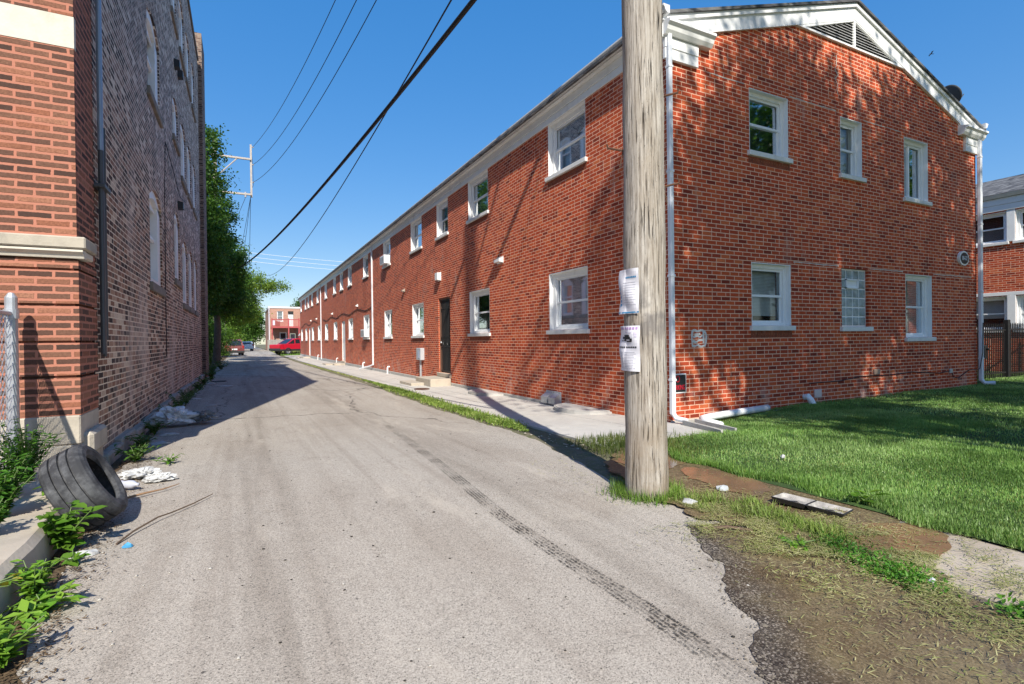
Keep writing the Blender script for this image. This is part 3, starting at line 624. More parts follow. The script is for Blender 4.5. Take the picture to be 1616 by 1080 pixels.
# glass block window
(a, b), (c, d) = g_lo[1], gz_lo[1]; gbm = MB(); gbm2 = MB(); nx_, nz_ = 4, 6; cw = (b-a-.04)/nx_; ch = (d-c-.04)/nz_
mbox(gbm2, gab, a+.002, b-.002, .062, .10, c+.002, d-.002)
for i in range(nx_):
    for j in range(nz_):
        if j == 4 and i in (1, 2): continue
        mbox(gbm, gab, a+.02+i*cw+.013, a+.02+(i+1)*cw-.013, .050, .072, c+.02+j*ch+.013, c+.02+(j+1)*ch-.013, .012)
gw = gbm2.build('glass_block_window', VINYL, apt); gbm.build('glass_blocks', GBLK, gw, True)
v_ = MB(); x0, x1, z0, z1 = a+.02+cw*.9, a+.02+cw*2.75, c+.02+4*ch+.0, c+.02+5*ch+.0
mbox(v_, gab, x0, x1, .03, .09, z0, z0+.022); mbox(v_, gab, x0, x1, .03, .09, z1-.022, z1); mbox(v_, gab, x0, x0+.025, .03, .09, z0, z1); mbox(v_, gab, x1-.025, x1, .03, .09, z0, z1); v_.build('vent_frame', VINYL, gw, True)
v_ = MB(); mbox(v_, gab, x0+.02, x1-.02, .068, .072, z0+.02, z1-.02); v_.build('pane', plain('dim_pane', (.16, .17, .18), .2), gw, True)
v_ = MB(); mbox(v_, gab, a-.06, b+.06, -.055, .07, c-.085, c-.002, .006); v_.build('sill', SILLW, gw, True)
# doors
def iron_door(u0, u1, z0, z1):
    d = MB(); mbox(d, fac, u0+.03, u1-.03, .095, .125, z0, z1-.02); o = d.build('door', BLACK, apt); ROOTLOC[o.name] = (0, 0, 0)
    f = MB(); mbox(f, fac, u0+.002, u0+.05, .03, .125, z0, z1-.002); mbox(f, fac, u1-.05, u1-.002, .03, .125, z0, z1-.002); mbox(f, fac, u0+.05, u1-.05, .03, .125, z1-.05, z1-.002); f.build('door_frame', plain('brown_frame', (.22, .10, .06), .7), o, True)
    g = MB(); a, b = u0+.06, u1-.06
    for k in range(9):
        u = a + (b-a)*k/8; g.tube([fac(u, .06, z0+.04), fac(u, .06, z1-.08)], .011, 6)
    for zz in (z0+.06, z0+.85, z0+1.15, z1-.35, z1-.08): mbox(g, fac, a, b, .05, .07, zz-.015, zz+.015)
    for uu in (a + (b-a)*.3, a + (b-a)*.7):
        for sgn in (1, -1): g.tube([fac(uu + .085*math.cos(t)*sgn, .055, z0+1.0 + .13*math.sin(t)) for t in np.linspace(-1.5, 1.5, 9)], .009, 5)
    g.build('security_gate', BLACK, o, True)
    h = MB(); h.lathe([(0, -.03), (.03, -.02), (.035, 0), (.02, .02), (.012, .05)], fac(u1-.14, .03, z0+.98), 12, 'x'); h.build('handle', GALV, o, True)
iron_door(*doors[0])
for u0, u1, z0, z1 in doors[1:]:
    d = MB(); mbox(d, fac, u0+.06, u1-.06, .06, .11, z0, z1-.06); mbox(d, fac, u0+.25, u1-.25, .055, .062, z0+.25, z0+1.0, .004); mbox(d, fac, u0+.25, u1-.25, .055, .062, z0+1.2, z1-.3, .004)
    mbox(d, fac, u0+.002, u0+.06, .03, .12, z0, z1-.002); mbox(d, fac, u1-.06, u1-.002, .03, .12, z0, z1-.002); mbox(d, fac, u0+.06, u1-.06, .03, .12, z1-.06, z1-.002); d.build('door', WHITE, apt)
for (u0, u1, z0, z1) in doors:
    s = MB(); mbox(s, fac, u0-.05, u1+.08, -.06, .12, z0-.12, z0-.003, .01); s.build('threshold', CONC_L, apt)
    g = float(gz(5, u0)); s = MB(); s.bbox(5.02, FX-.04, u0-.12, u1+.35, g-.1, min(z0-.13, g+.26), .015); s.bbox(4.60, 5.017, u0+.5, u1+.75, g-.1, g+.10, .012); s.build('stoop', CONC_L, apt)
# downspouts
def downspout(x, y, z1, z0, wx=.075, wy=.06, kick=None):
    s = MB(); s.bbox(x-wx/2, x+wx/2, y-wy/2, y+wy/2, z0, z1, .012)
    for zz in np.arange(z0+.5, z1, 1.55): s.bbox(x-wx/2-.006, x+wx/2+.006, y-wy/2-.006, y+wy/2+.004, zz, zz+.035, .004)
    if kick: s.tube([(x, y, z0+.03), (x + kick[0]*.25, y + kick[1]*.25, z0-.05), (x+kick[0], y+kick[1], z0-kick[2])], wx*.52, 8)
    return s.build('downspout', plain('downspout_white', (.74, .76, .80), .4, var=.05), apt)
downspout(5.675, GY-.075, 5.95, .10, .075, .075, (.06, -.22, .07)); downspout(15.19, GY-.09, 5.72, .16, .085, .075, (.10, -.22, .04))
downspout(FX-.045, 26.1, 6.0, .06, .07, .09, (-.45, 1.0, .2)); downspout(FX-.045, 45.3, 6.0, -.2, .07, .09)
# wall fittings on the long side
def vent_box(y, z, w_=.22, h=.11, d=.13, mat=WHITE, tilt=.04):
    m = MB(); m.prism([(FX-.001, z+h/2), (FX-d, z+h/2-tilt), (FX-d, z-h/2+.01), (FX-.02, z-h/2), (FX-.001, z-h/2)], 'y', y-w_/2, y+w_/2); m.bbox(FX-.02, FX-.001, y-w_/2-.02, y+w_/2+.02, z-h/2-.02, z+h/2+.02, .004); return m.build('vent_hood', mat, apt)
vent_box(11.72, 3.22, .30, .12, .12); vent_box(20.5, 3.25, .2, .09, .10, plain('beige_vent', (.55, .47, .38), .6)); vent_box(16.25, 3.32, .24, .24, .13, WHITE, 0)
for y, z in ((9.12, .01), (9.42, .01)): vent_box(y, z + .02, .24, .24, .16, GALV, .1)
for y in (30.0, 39.2, 48.2, 52.5): vent_box(y, 3.25, .16, .12, .12, WHITE)
m = MB(); m.bbox(FX-.16, FX-.003, 17.95, 18.45, .55, .98, .015); e = m.build('meter_box', plain('meter_grey', (.52, .55, .58), .5, .2), apt); ROOTLOC[e.name] = (0, 0, 0)
m = MB(); m.bbox(FX-.168, FX-.162, 18.05, 18.25, .62, .9, .003); m.build('meter_label', plain('meter_sticker', (.5, .58, .75), .5), e, True)
m = MB(); m.tube([(FX-.07, 18.2, .56), (FX-.07, 18.2, -.2)], .045, 8); m.build('conduit', GALV, e, True)
for y in (22.9, 28.2, 37.0, 47.0):
    m = MB(); m.tube([(FX-.02, y, .12), (FX-.10, y, .12), (FX-.12, y, .05), (FX-.12, y, float(gz(5.5, y)))], .036, 8); m.build('vent_pipe', VINYL, apt)
m = MB(); m.tube([(FX-.02, y, 2.95 + .09*math.sin(y*1.3) - .0*y) for y in np.arange(26.3, 44.8, .6)], .016, 5); m.tube([(FX-.02, y, 3.0 + .15*math.sin(y*.9)) for y in np.arange(48, 62, .6)], .016, 5); m.build('wall_cable', CABLE, apt)
# fittings on the gable
m = MB(); m.tube([(9.0, GY-.012, .40), (9.9, GY-.012, .40), (10.6, GY-.012, .46), (11.5, GY-.012, .44), (12.4, GY-.012, .47), (13.5, GY-.012, .40), (14.0, GY-.02, .44), (14.05, GY-.03, .30), (14.3, GY-.02, .26), (14.8, GY-.015, .42), (15.1, GY-.1, .44), (15.14, GY-.14, .8), (15.17, GY-.14, 1.5)], .009, 5); m.build('wall_cable', CABLE, apt)
m = MB(); m.bbox(9.13, 9.33, GY-.03, GY-.002, .13, .28, .008); m.build('outlet_cover', plain('pink_plate', (.72, .58, .55), .5), apt)
m = MB(); m.bbox(11.0, 11.2, GY-.035, GY-.002, .47, .58, .008); m.build('junction_box', plain('tan_box', (.42, .28, .20), .7), apt)
m = MB(); m.bbox(13.92, 14.04, GY-.03, GY-.002, .38, .48, .008); m.build('junction_box', GALV, apt)
m = MB(); m.tube([(8.86, GY-.01, .16), (8.86, GY-.07, .18), (8.87, GY-.12, .12), (8.92, GY-.16, -.02)], .055, 10); m.build('vent_pipe', VINYL, apt)
# paint smear over old graffiti, long mortar repair lines, crack
t = NT('scrubbed_paint'); p = t.pos(); t.fin(t.mix(t.noise(p, 12), (.72, .72, .70), (.55, .52, .49)), .8)
m = MB()
def ribbon(pts, w_):
    for (xa, za), (xb, zb) in zip(pts, pts[1:]):
        d = Vector((xb-xa, zb-za)); n = Vector((-d.y, d.x)).normalized()*w_*random.uniform(.4, .65); m.add([(xa+n.x, GY-.003-random.uniform(0, .0015), za+n.y), (xb+n.x, GY-.004, zb+n.y), (xb-n.x, GY-.004, zb-n.y), (xa-n.x, GY-.003-random.uniform(0, .0015), za-n.y)], [(0, 1, 2, 3)])
for q in ([(6.15, 1.34), (6.20, 1.36), (6.27, 1.34), (6.36, 1.36), (6.44, 1.33), (6.46, 1.27), (6.45, 1.16), (6.42, 1.10)], [(6.16, 1.34), (6.15, 1.25), (6.16, 1.12)], [(6.15, 1.12), (6.22, 1.11), (6.27, 1.13), (6.34, 1.10), (6.42, 1.12)], [(6.18, 1.25), (6.26, 1.27), (6.33, 1.25), (6.38, 1.28)], [(6.17, 1.19), (6.25, 1.17), (6.29, 1.20), (6.40, 1.21)], [(6.40, 1.34), (6.40, 1.15)], [(6.21, 1.29), (6.33, 1.30)]): ribbon(q, .032)
m.build('paint_smear', t.m, apt)
PALEM = plain('pale_mortar', (.66, .60, .52), .9, var=.3, nsc=20)
for x0, x1, z in ((6.55, 7.45, 5.41), (8.55, 9.95, 5.43), (10.75, 12.15, 5.41), (8.6, 9.95, 2.545), (10.9, 12.15, 2.545), (13.3, 15.1, 2.55)):
    m = MB(); ribbon([(x, z + random.uniform(-.006, .006)) for x in np.arange(x0, x1, .12)], .016); m.build('mortar_repair', PALEM, apt)
m = MB(); ribbon([(9.9 + random.choice((-.05, 0, .04)), q) for q in np.arange(5.75, 6.55, .09)], .016); m.build('mortar_repair', PALEM, apt)

# ------------------------------------------------------------------ things on the red building
def ac_unit(y0, y1, z0, z1, label):
    r = root('air_conditioner', (FX, (y0+y1)/2, z0), label, 'air conditioner', 'window air conditioners on the red building')
    m = MB(); m.bbox(FX-.22, FX+.05, y0, y1, z0, z1, .015); m.build('casing', VINYL, r)
    g = MB()
    for k in range(7): g.bbox(FX-.226, FX-.221, y0+.05, y1-.05, z0+.05+k*(z1-z0-.1)/7, z0+.05+(k+.6)*(z1-z0-.1)/7, .001)
    g.build('grille', plain('grey_grille', (.45, .45, .45), .6), r)
ac_unit(22.85, 23.65, 4.64, 5.02, 'white window air conditioner in an upper window left of the near long downspout'); ac_unit(27.3, 28.2, 1.46, 1.86, 'white window air conditioner low in a ground-floor window')
s = root('no_parking_sign', (5.87, GY, .45), 'black no parking sign with red letters beside the white corner downspout', 'sign')
m = MB(); m.bbox(5.70, 6.02, GY-.010, GY-.004, .40, .70, .003); m.build('border', WHITE, s)
m = MB(); m.box(5.715, 6.005, GY-.013, GY-.0115, .42, .68); m.build('panel', BLACK, s)
rx = Matrix.Rotation(R(90), 3, 'X').to_euler()
text('NO', .145, REDI, s, (5.80, GY-.015, .615), rx, sx=.72); text('PARKING', .105, REDI, s, (5.855, GY-.015, .487), rx, sx=.60)
s = root('address_plaque', (14.52, GY, 2.98), 'oval dark plaque reading 18-22 with a white rim near the gable edge', 'sign')
def oval(rx_, rz_, y0, y1, n=28):
    m = MB(); m.prism([(14.54 + rx_*math.cos(2*math.pi*k/n), 2.96 + rz_*math.sin(2*math.pi*k/n)) for k in range(n)], 'y', y0, y1); return m
oval(.215, .165, GY-.05, GY-.003).build('rim', WHITE, s); oval(.175, .128, GY-.056, GY-.051).build('panel', plain('dark_green_plaque', (.012, .03, .035), .4), s)
text('18-22', .13, WHITE, s, (14.54, GY-.058, 2.96), rx, sx=.85)
s = root('satellite_dish', (14.55, 6.25, RZ(14.55)), 'dark satellite dish on the right slope of the red building roof', 'satellite dish')
m = MB(); cdish = Vector((14.82, 6.25, 6.83)); prof = [(r_, .32*r_*r_) for r_ in np.linspace(0, .25, 8)]; prof += [(r_, .32*r_*r_ + .012) for r_ in np.linspace(.25, 0, 8)]
m.lathe(prof, (0, 0, 0), 28); rot = Vector((.90, -.15, .42)).normalized().to_track_quat('Z', 'Y').to_matrix(); m.v = [tuple(rot @ Vector(v) + cdish) for v in m.v]; m.build('dish', plain('dish_grey', (.06, .065, .07), .5), s, smooth=True)
m = MB(); m.tube([(14.55, 6.25, RZ(14.55)), (14.55, 6.25, RZ(14.55)+.35), tuple(cdish)], .022, 8); m.tube([tuple(cdish - rot @ Vector((0, .3, 0))), tuple(cdish + rot @ Vector((0, -.1, .5)))], .012, 6); m.build('mast', DARKM, s)
# window well covers and drain pieces
for y, lab in ((8.05, 'low grey window well cover on the walk nearest the pole'), (12.3, 'low grey window well cover half in the pole shadow')):
    g = float(gz(5.4, y)); m = MB(); n = 14; poly = [(FX-.045, y-.75)] + [(FX-.045-.55*math.sin(math.pi*k/n), y-.75*math.cos(math.pi*k/n)) for k in range(1, n)] + [(FX-.045, y+.75)]
    m.prism(poly, 'z', g+.02, g+.075); m.prism([(a + .02 if a < FX-.06 else a, y+(b-y)*.93) for a, b in poly], 'z', g+.077, g+.09); tag(m.build('window_well_cover', plain('grey_cover', (.50, .48, .45), .7, var=.2), None), lab, 'cover', 'window well covers by the red building')
m = MB(); m.tube([(7.75, GY-.10, .06), (7.0, GY-.17, .055), (6.2, GY-.28, .05), (5.98, GY-.36, .05), (5.90, GY-.48, .04), (5.88, GY-.78, .02)], .055, 12); tag(m.build('drain_pipe', VINYL, None, smooth=True), 'white drain pipe lying in the grass along the gable foot', 'pipe')
m = MB(); sx, sy = 5.70, GY-.30; m.prism([(sx-.06, sy), (sx+.22, sy), (sx+.05, sy-.85), (sx-.25, sy-.85)], 'z', -.07, .0); m.prism([(sx-.06, sy), (sx-.02, sy), (sx-.21, sy-.85), (sx-.25, sy-.85)], 'z', .002, .05); m.prism([(sx+.18, sy), (sx+.22, sy), (sx+.05, sy-.85), (sx+.01, sy-.85)], 'z', .002, .05); tag(m.build('splash_block', CONC, None), 'concrete splash block under the corner downspout', 'splash block')
m = MB(); m.prism([(4.55 + .22*math.cos(k*math.pi/8), 14.6 + .28*math.sin(k*math.pi/8)) for k in range(16)], 'z', float(gz(4.55, 14.6))+.01, float(gz(4.55, 14.6))+.03); tag(m.build('utility_cover', RUST, None), 'round rusty utility cover set in the sidewalk before the stoop', 'cover')

# ------------------------------------------------------------------ old brick building on the left
LX, LY = -1.35, 6.15
oldb = root('brick_building', (LX, LY, 0), 'tall old brown brick building with limestone trim at the left alley edge', 'building')
lef = lambda u, d, z: (LX - d, u, z)
LT = 11.62
lw = []   # (u0,u1,sill,head,arched)
for u0, u1 in ((10.62, 12.08), (15.95, 17.25), (17.68, 18.95), (19.55, 20.7)):
    lw += [(u0, u1, 2.30, 3.98), (u0, u1, 5.58, 7.10), (u0, u1, 8.90, 10.40)]
lw += [(14.2, 15.3, 2.75, 4.35), (14.2, 15.3, 6.05, 7.05), (14.2, 15.3, 8.95, 10.2)]
W = MB(); OX = .025; lefw = lambda u, d, z: (LX - OX - d, u, z)
rect_wall(W, lefw, LY+.68, 24.3, -.4, LT, [(a, b, c, d) for a, b, c, d in lw], .16)
def arch_top(u0, u1, z1, rise): return [(u0 + (u1-u0)*k/10, z1 - rise + rise*math.sin(math.pi*k/10)) for k in range(11)]
for a, b, c, d in lw:
    at = arch_top(a, b, d, .20)
    for (p, q) in zip(at, at[1:]):
        W.quad(lefw(p[0], 0, p[1]), lefw(q[0], 0, q[1]), lefw(q[0], 0, d), lefw(p[0], 0, d)); W.quad(lefw(p[0], 0, p[1]), lefw(q[0], 0, q[1]), lefw(q[0], .14, q[1]), lefw(p[0], .14, p[1]))
W.quad((LX-OX, 24.3, -.4), (-13, 24.3, -.4), (-13, 24.3, LT), (LX-OX, 24.3, LT)); W.quad((-13, LY+.1, -.4), (-13, 24.3, -.4), (-13, 24.3, LT), (-13, LY+.1, LT))
W.build('side_wall', OLD, oldb)
m = MB(); m.box(LX-OX-.004, -13, LY+.2, 24.3, LT-.3, LT-.25); m.build('roof', DARKM, oldb)
OLDSILL = plain('weathered_sill', (.26, .235, .20), .9, var=.4, nsc=6, bump=.4)
for a, b, c, d in lw:
    at = arch_top(a, b, d, .20); F_ = MB(); ia = [(u, z - .09) for u, z in at]
    for (p, q), (p2, q2) in zip(zip(at, at[1:]), zip(ia, ia[1:])):
        F_.add([lefw(p[0], .03, p[1]), lefw(q[0], .03, q[1]), lefw(q2[0], .03, q2[1]-.04), lefw(p2[0], .03, p2[1]-.04), lefw(p[0], .15, p[1]), lefw(q[0], .15, q[1]), lefw(q2[0], .15, q2[1]-.02), lefw(p2[0], .15, p2[1]-.02)], [(0, 1, 2, 3), (3, 2, 6, 7)])
    mbox(F_, lefw, a+.002, a+.14, .03, .15, c+.002, d-.19, .005); mbox(F_, lefw, b-.30, b-.002, .03, .15, c+.002, d-.19, .005); mbox(F_, lefw, a+.14, b-.30, .03, .15, c+.002, c+.10, .005)
    o = F_.build('window', WHITE, oldb); ROOTLOC[o.name] = (0, 0, 0)
    ar = MB(); aa = arch_top(a-.03, b+.03, d+.03, .20)
    for (p, q) in zip(aa, aa[1:]):
        for h0, h1 in ((-.02, .085), (.095, .2)): ar.add([lefw(p[0], -.005, p[1]+h0), lefw(q[0]-.012, -.005, q[1]+h0), lefw(q[0]-.012, -.005, q[1]+h1), lefw(p[0], -.005, p[1]+h1), lefw(p[0], .01, p[1]+h0), lefw(q[0]-.012, .01, q[1]+h0), lefw(q[0]-.012, .01, q[1]+h1), lefw(p[0], .01, p[1]+h1)], [(0, 1, 2, 3), (0, 4, 5, 1), (1, 5, 6, 2), (2, 6, 7, 3), (3, 7, 4, 0)])
    ar.build('arch', OLD, o, True)
    S = MB(); mid = (c+d)/2
    for q0, q1, dd in ((mid, d-.25, .08), (c+.08, mid+.03, .10)):
        mbox(S, lefw, a+.11, a+.16, dd, dd+.025, q0, q1); mbox(S, lefw, b-.16, b-.11, dd, dd+.025, q0, q1); mbox(S, lefw, a+.16, b-.16, dd, dd+.025, q0, q0+.05); mbox(S, lefw, a+.16, b-.16, dd, dd+.025, q1-.05, q1)
    mbox(S, lefw, a+.11, b-.11, .10, .125, d-.25, d-.12); S.build('sash', VINYL, o, True)
    P = MB(); P.quad(lefw(a+.12, .145, c+.06), lefw(b-.12, .145, c+.06), lefw(b-.12, .145, d-.2), lefw(a+.12, .145, d-.2)); P.build('pane', GLASS, o, True)
    P = MB(); P.quad(lefw(a+.05, .22, c), lefw(b-.05, .22, c), lefw(b-.05, .22, d-.1), lefw(a+.05, .22, d-.1)); P.build('blind', BLIND, o, True)
    s = MB(); mbox(s, lefw, a-.08, b+.08, -.05, .12, c-.15, c-.002, .01); s.build('sill', OLDSILL, o, True)
# coping along the roof edge and the end pier
m = MB()
y = LY + .72
while y < 22.3: m.bbox(LX-OX-.30, LX-OX+.05, y, min(y+.60, 22.4), LT+.003, LT+.10, .015); y += .605
m.build('coping', plain('tile_coping', (.14, .12, .11), .7, var=.3), oldb)
m = MB(); m.box(LX-.7, LX+.11, 22.55, 24.15, -.4, 12.75); m.build('corner_pier', brick_mat('pier_brick', .2080, .0680, .012, [(0, (.06, .042, .04)), (.5, (.16, .10, .08)), (1, (.30, .22, .17))], (.40, .33, .27), 6, None), oldb)
m = MB(); y = LY + .69
while y < 22.5:
    y1 = min(y + random.uniform(.5, .9), 22.52); m.bbox(LX-OX-.02, LX+random.uniform(.05, .09), y, y1-.01, -.4, random.uniform(.08, .17), .02); y = y1
m.build('footing', plain('rough_footing', (.42, .39, .34), .95, var=.4, nsc=9, bump=1.0, bsc=16), oldb)
# front face: bands of face brick separated by grooves, water table, limestone band, plinth
m = MB(); XR = -13.0; RET = LY + .68
zs = [.60, .97, 1.29, 1.63, 1.955, 2.03]
for z0, z1 in zip(zs, zs[1:]): m.box(XR, LX, LY, RET-.003, z0 + .0, z1 - .022 if z1 < 2.0 else z1)
m.box(XR, LX-.035, LY+.035, RET-.005, .58, 2.05)
m.box(XR, LX-.012, LY+.012, RET-.003, 2.24, 3.985); m.box(XR, LX-.012, LY+.012, RET-.003, 4.285, LT+.5); m.box(XR, LX-.012, LY+.07, RET-.003, 3.986, 4.284); m.box(XR, LX-.012, LY+.33, RET-.003, 2.052, 2.239); m.build('front_wall', FACE, oldb)
m = MB(); m.box(XR, LX-.008, LY+.008, LY+.068, 3.99, 4.28); m.build('limestone_band', CREAM, oldb)
m = MB(); m.bbox(XR, LX+.075, LY-.10, LY+.32, 2.125, 2.235, .012); wt = m.build('water_table', LIME, oldb); ROOTLOC[wt.name] = (0, 0, 0)
m = MB(); m.prism([(LY+.05, 2.045), (LY-.03, 2.045), (LY-.045, 2.075), (LY-.08, 2.10), (LY-.08, 2.12), (LY+.05, 2.12)], 'x', XR, LX+.05); m.bbox(LX-.05, LX+.05, LY+.055, LY+.30, 2.055, 2.12, .01); m.build('moulding', CREAM, wt, True)
m = MB(); m.bbox(XR, LX-.001, LY-.01, RET+.005, .33, .598, .012); m.bbox(XR, LX-.0, LY-.015, RET, -.2, .327, .015); m.bbox(LX-.2, LX+.07, LY+.10, RET+.02, .20, .42, .03); m.bbox(LX-.2, LX+.03, LY+.14, RET+.02, -.2, .197, .01); m.build('plinth', plain('plinth_stone', (.55, .49, .40), .85, var=.3, nsc=5, bump=.5, dirt=((.22, .19, .15), .6)), oldb)
m = MB(); m.tube([(LX+.035, 6.90, 3.3), (LX+.035, 6.90, 12.0)], .026, 10); m.tube([(LX+.03, 7.0, 3.0), (LX+.03, 7.0, 12.0)], .012, 8); dp = m.build('conduit', plain('painted_conduit', (.33, .40, .50), .4, .4), oldb); ROOTLOC[dp.name] = (0, 0, 0)
m = MB(); m.tube([(LX+.035, 6.90, 1.15), (LX+.035, 6.90, 3.298)], .025, 10); m.tube([(LX+.03, 6.99, 1.12), (LX+.03, 6.99, 3.0)], .018, 8); m.tube([(LX+.03, 7.09, 1.3), (LX+.03, 7.09, 3.6)], .014, 8); m.bbox(LX-.02, LX+.08, 6.84, 7.12, 2.9, 2.94, .004); m.build('lower_section', plain('dark_conduit', (.10, .105, .115), .5, .3), dp, True)
m = MB()
m.tube([(LX+.01, 12.22, 1.0), (LX+.01, 12.22, 2.3), (LX+.01, 12.3, 4.2), (LX+.01, 12.5, 5.3), (LX+.01, 13.6, 5.15), (LX+.01, 15.2, 4.85), (LX+.01, 16.6, 5.05)], .009, 6); m.build('wall_cable', CABLE, oldb)
for y, z in ((14.75, 7.90), (15.5, 8.0), (15.1, 4.62)):
    m = MB(); m.prism([(LX-OX, z+.10), (LX+.09, z+.07), (LX+.09, z-.08), (LX-OX, z-.10)], 'y', y-.10, y+.10); m.build('wall_vent', BLACK, oldb)

# ------------------------------------------------------------------ neighbouring building on the right, iron fence
NX = 21.0
nb = root('neighbor_building', (NX, 8, 0), 'red brick building with paired white windows beyond the iron fence', 'building')
nei = lambda u, d, z: (NX + d, u, z)
nu = [(3.9, 5.45), (7.40, 8.9), (5.65, 7.20), (9.1, 10.6), (13, 14.5), (14.7, 16.2)]
W = MB(); rect_wall(W, nei, 2.0, 30, -.4, 5.10, [(a, b, 4.08, 5.02) for a, b in nu] + [(a, b, 1.36, 2.40) for a, b in nu], .19); W.quad((NX, 2, -.4), (NX+10, 2, -.4), (NX+10, 2, 5.1), (NX, 2, 5.1)); W.quad((NX, 30, -.4), (NX+10, 30, -.4), (NX+10, 30, 5.1), (NX, 30, 5.1)); W.build('wall', RED, nb)
for a, b in nu: window(nb, nei, a, b, 4.08, 5.02, 'hung', 'screen', case=.08, reveal=.19); window(nb, nei, a, b, 1.36, 2.40, 'hung', 'slat', case=.08, reveal=.19, openb=.35)
m = MB()
for a, b in ((3.8, 10.7), (12.9, 16.3)):
    for z0, z1 in ((3.97, 4.0), (1.25, 1.28)): pass
for u in (5.55, 7.30, 9.0): 
    for z0, z1 in ((4.08, 5.04), (1.36, 2.42)): m.bbox(NX-.03, NX-.002, u-.10, u+.10, z0, z1, .004)
for u0, u1 in ((3.8, 10.7), (12.9, 16.3)): m.bbox(NX-.03, NX-.002, u0, u1, 2.422, 2.53, .004)
m.build('mullion', WHITE, nb)
m = MB(); m.bbox(NX-.05, NX-.002, 2, 30, 5.05, 5.24, .006); m.bbox(NX-.065, NX-.002, 2, 30, 5.243, 5.44, .006); m.build('frieze_board', WHITE, nb)
m = MB(); m.prism([(NX-.05, 5.45), (NX-.12, 5.45), (NX-.17, 5.52), (NX-.19, 5.57), (NX-.05, 5.57)], 'y', 1.9, 30.1); m.build('gutter', plain('neighbor_gutter', (.62, .64, .66), .5), nb)
m = MB(); m.add([(NX-.2, 1.8, 5.56), (NX+5, 1.8, 7.2), (NX+10.2, 1.8, 5.56), (NX-.2, 30.2, 5.56), (NX+5, 30.2, 7.2), (NX+10.2, 30.2, 5.56)], [(0, 1, 4, 3), (1, 2, 5, 4), (0, 2, 1), (3, 4, 5), (0, 3, 5, 2)]); m.build('roof', SHING, nb)
m = MB(); m.bbox(NX+4.7, NX+5.1, 8.0, 8.4, 7.0, 7.75, .02); m.build('chimney', BLACK, nb)
FYN = 6.5
fe = root('iron_fence', (18.4, FYN, 0), 'black iron picket fence between the red building and its neighbor', 'fence')
def pickets(x0, x1, z0, z1, par):
    m = MB(); x = x0
    while x < x1: m.box(x-.010, x+.010, FYN-.010, FYN+.010, z0, z1); m.add([(x-.01, FYN-.01, z1), (x+.01, FYN-.01, z1), (x+.01, FYN+.01, z1), (x-.01, FYN+.01, z1), (x, FYN, z1+.05)], [(0, 1, 4), (1, 2, 4), (2, 3, 4), (3, 0, 4)]); x += .105
    m.build('pickets', BLACK, par); m = MB()
    for z in (z0+.12, z1-.14): m.box(x0-.03, x1, FYN-.018, FYN+.018, z-.02, z+.02)
    m.build('rail', BLACK, par)
pickets(18.52, 20.95, .05, 1.50, fe)
m = MB(); m.bbox(18.33, 18.45, FYN-.06, FYN+.06, -.1, 1.62, .01); m.build('post', BLACK, fe)
m = MB(); m.bbox(15.32, 15.40, FYN-.04, FYN+.04, -.1, 1.6, .01); m.build('post', BLACK, fe)
ga = root('iron_gate', (16.2, FYN, 0), 'black iron picket gate with a latch beside the right downspout', 'gate')
pickets(15.5, 18.28, .08, 1.48, ga)
m = MB(); m.bbox(17.02, 17.16, FYN-.05, FYN+.05, .60, .95, .01); m.lathe([(0, -.06), (.03, -.05), (.03, -.02), (.012, 0)], (17.09, FYN-.05, .85), 10, 'y'); m.build('latch', BLACK, ga)
for x in (15.46, 16.95):
    m = MB(); m.bbox(x-.025, x+.025, FYN-.025, FYN+.025, .04, 1.52, .005); m.build('stile', BLACK, ga)
sheet('garden_path', [15.4, 18, 21], list(np.arange(7.4, 9.0, .4)), WALK, .14)

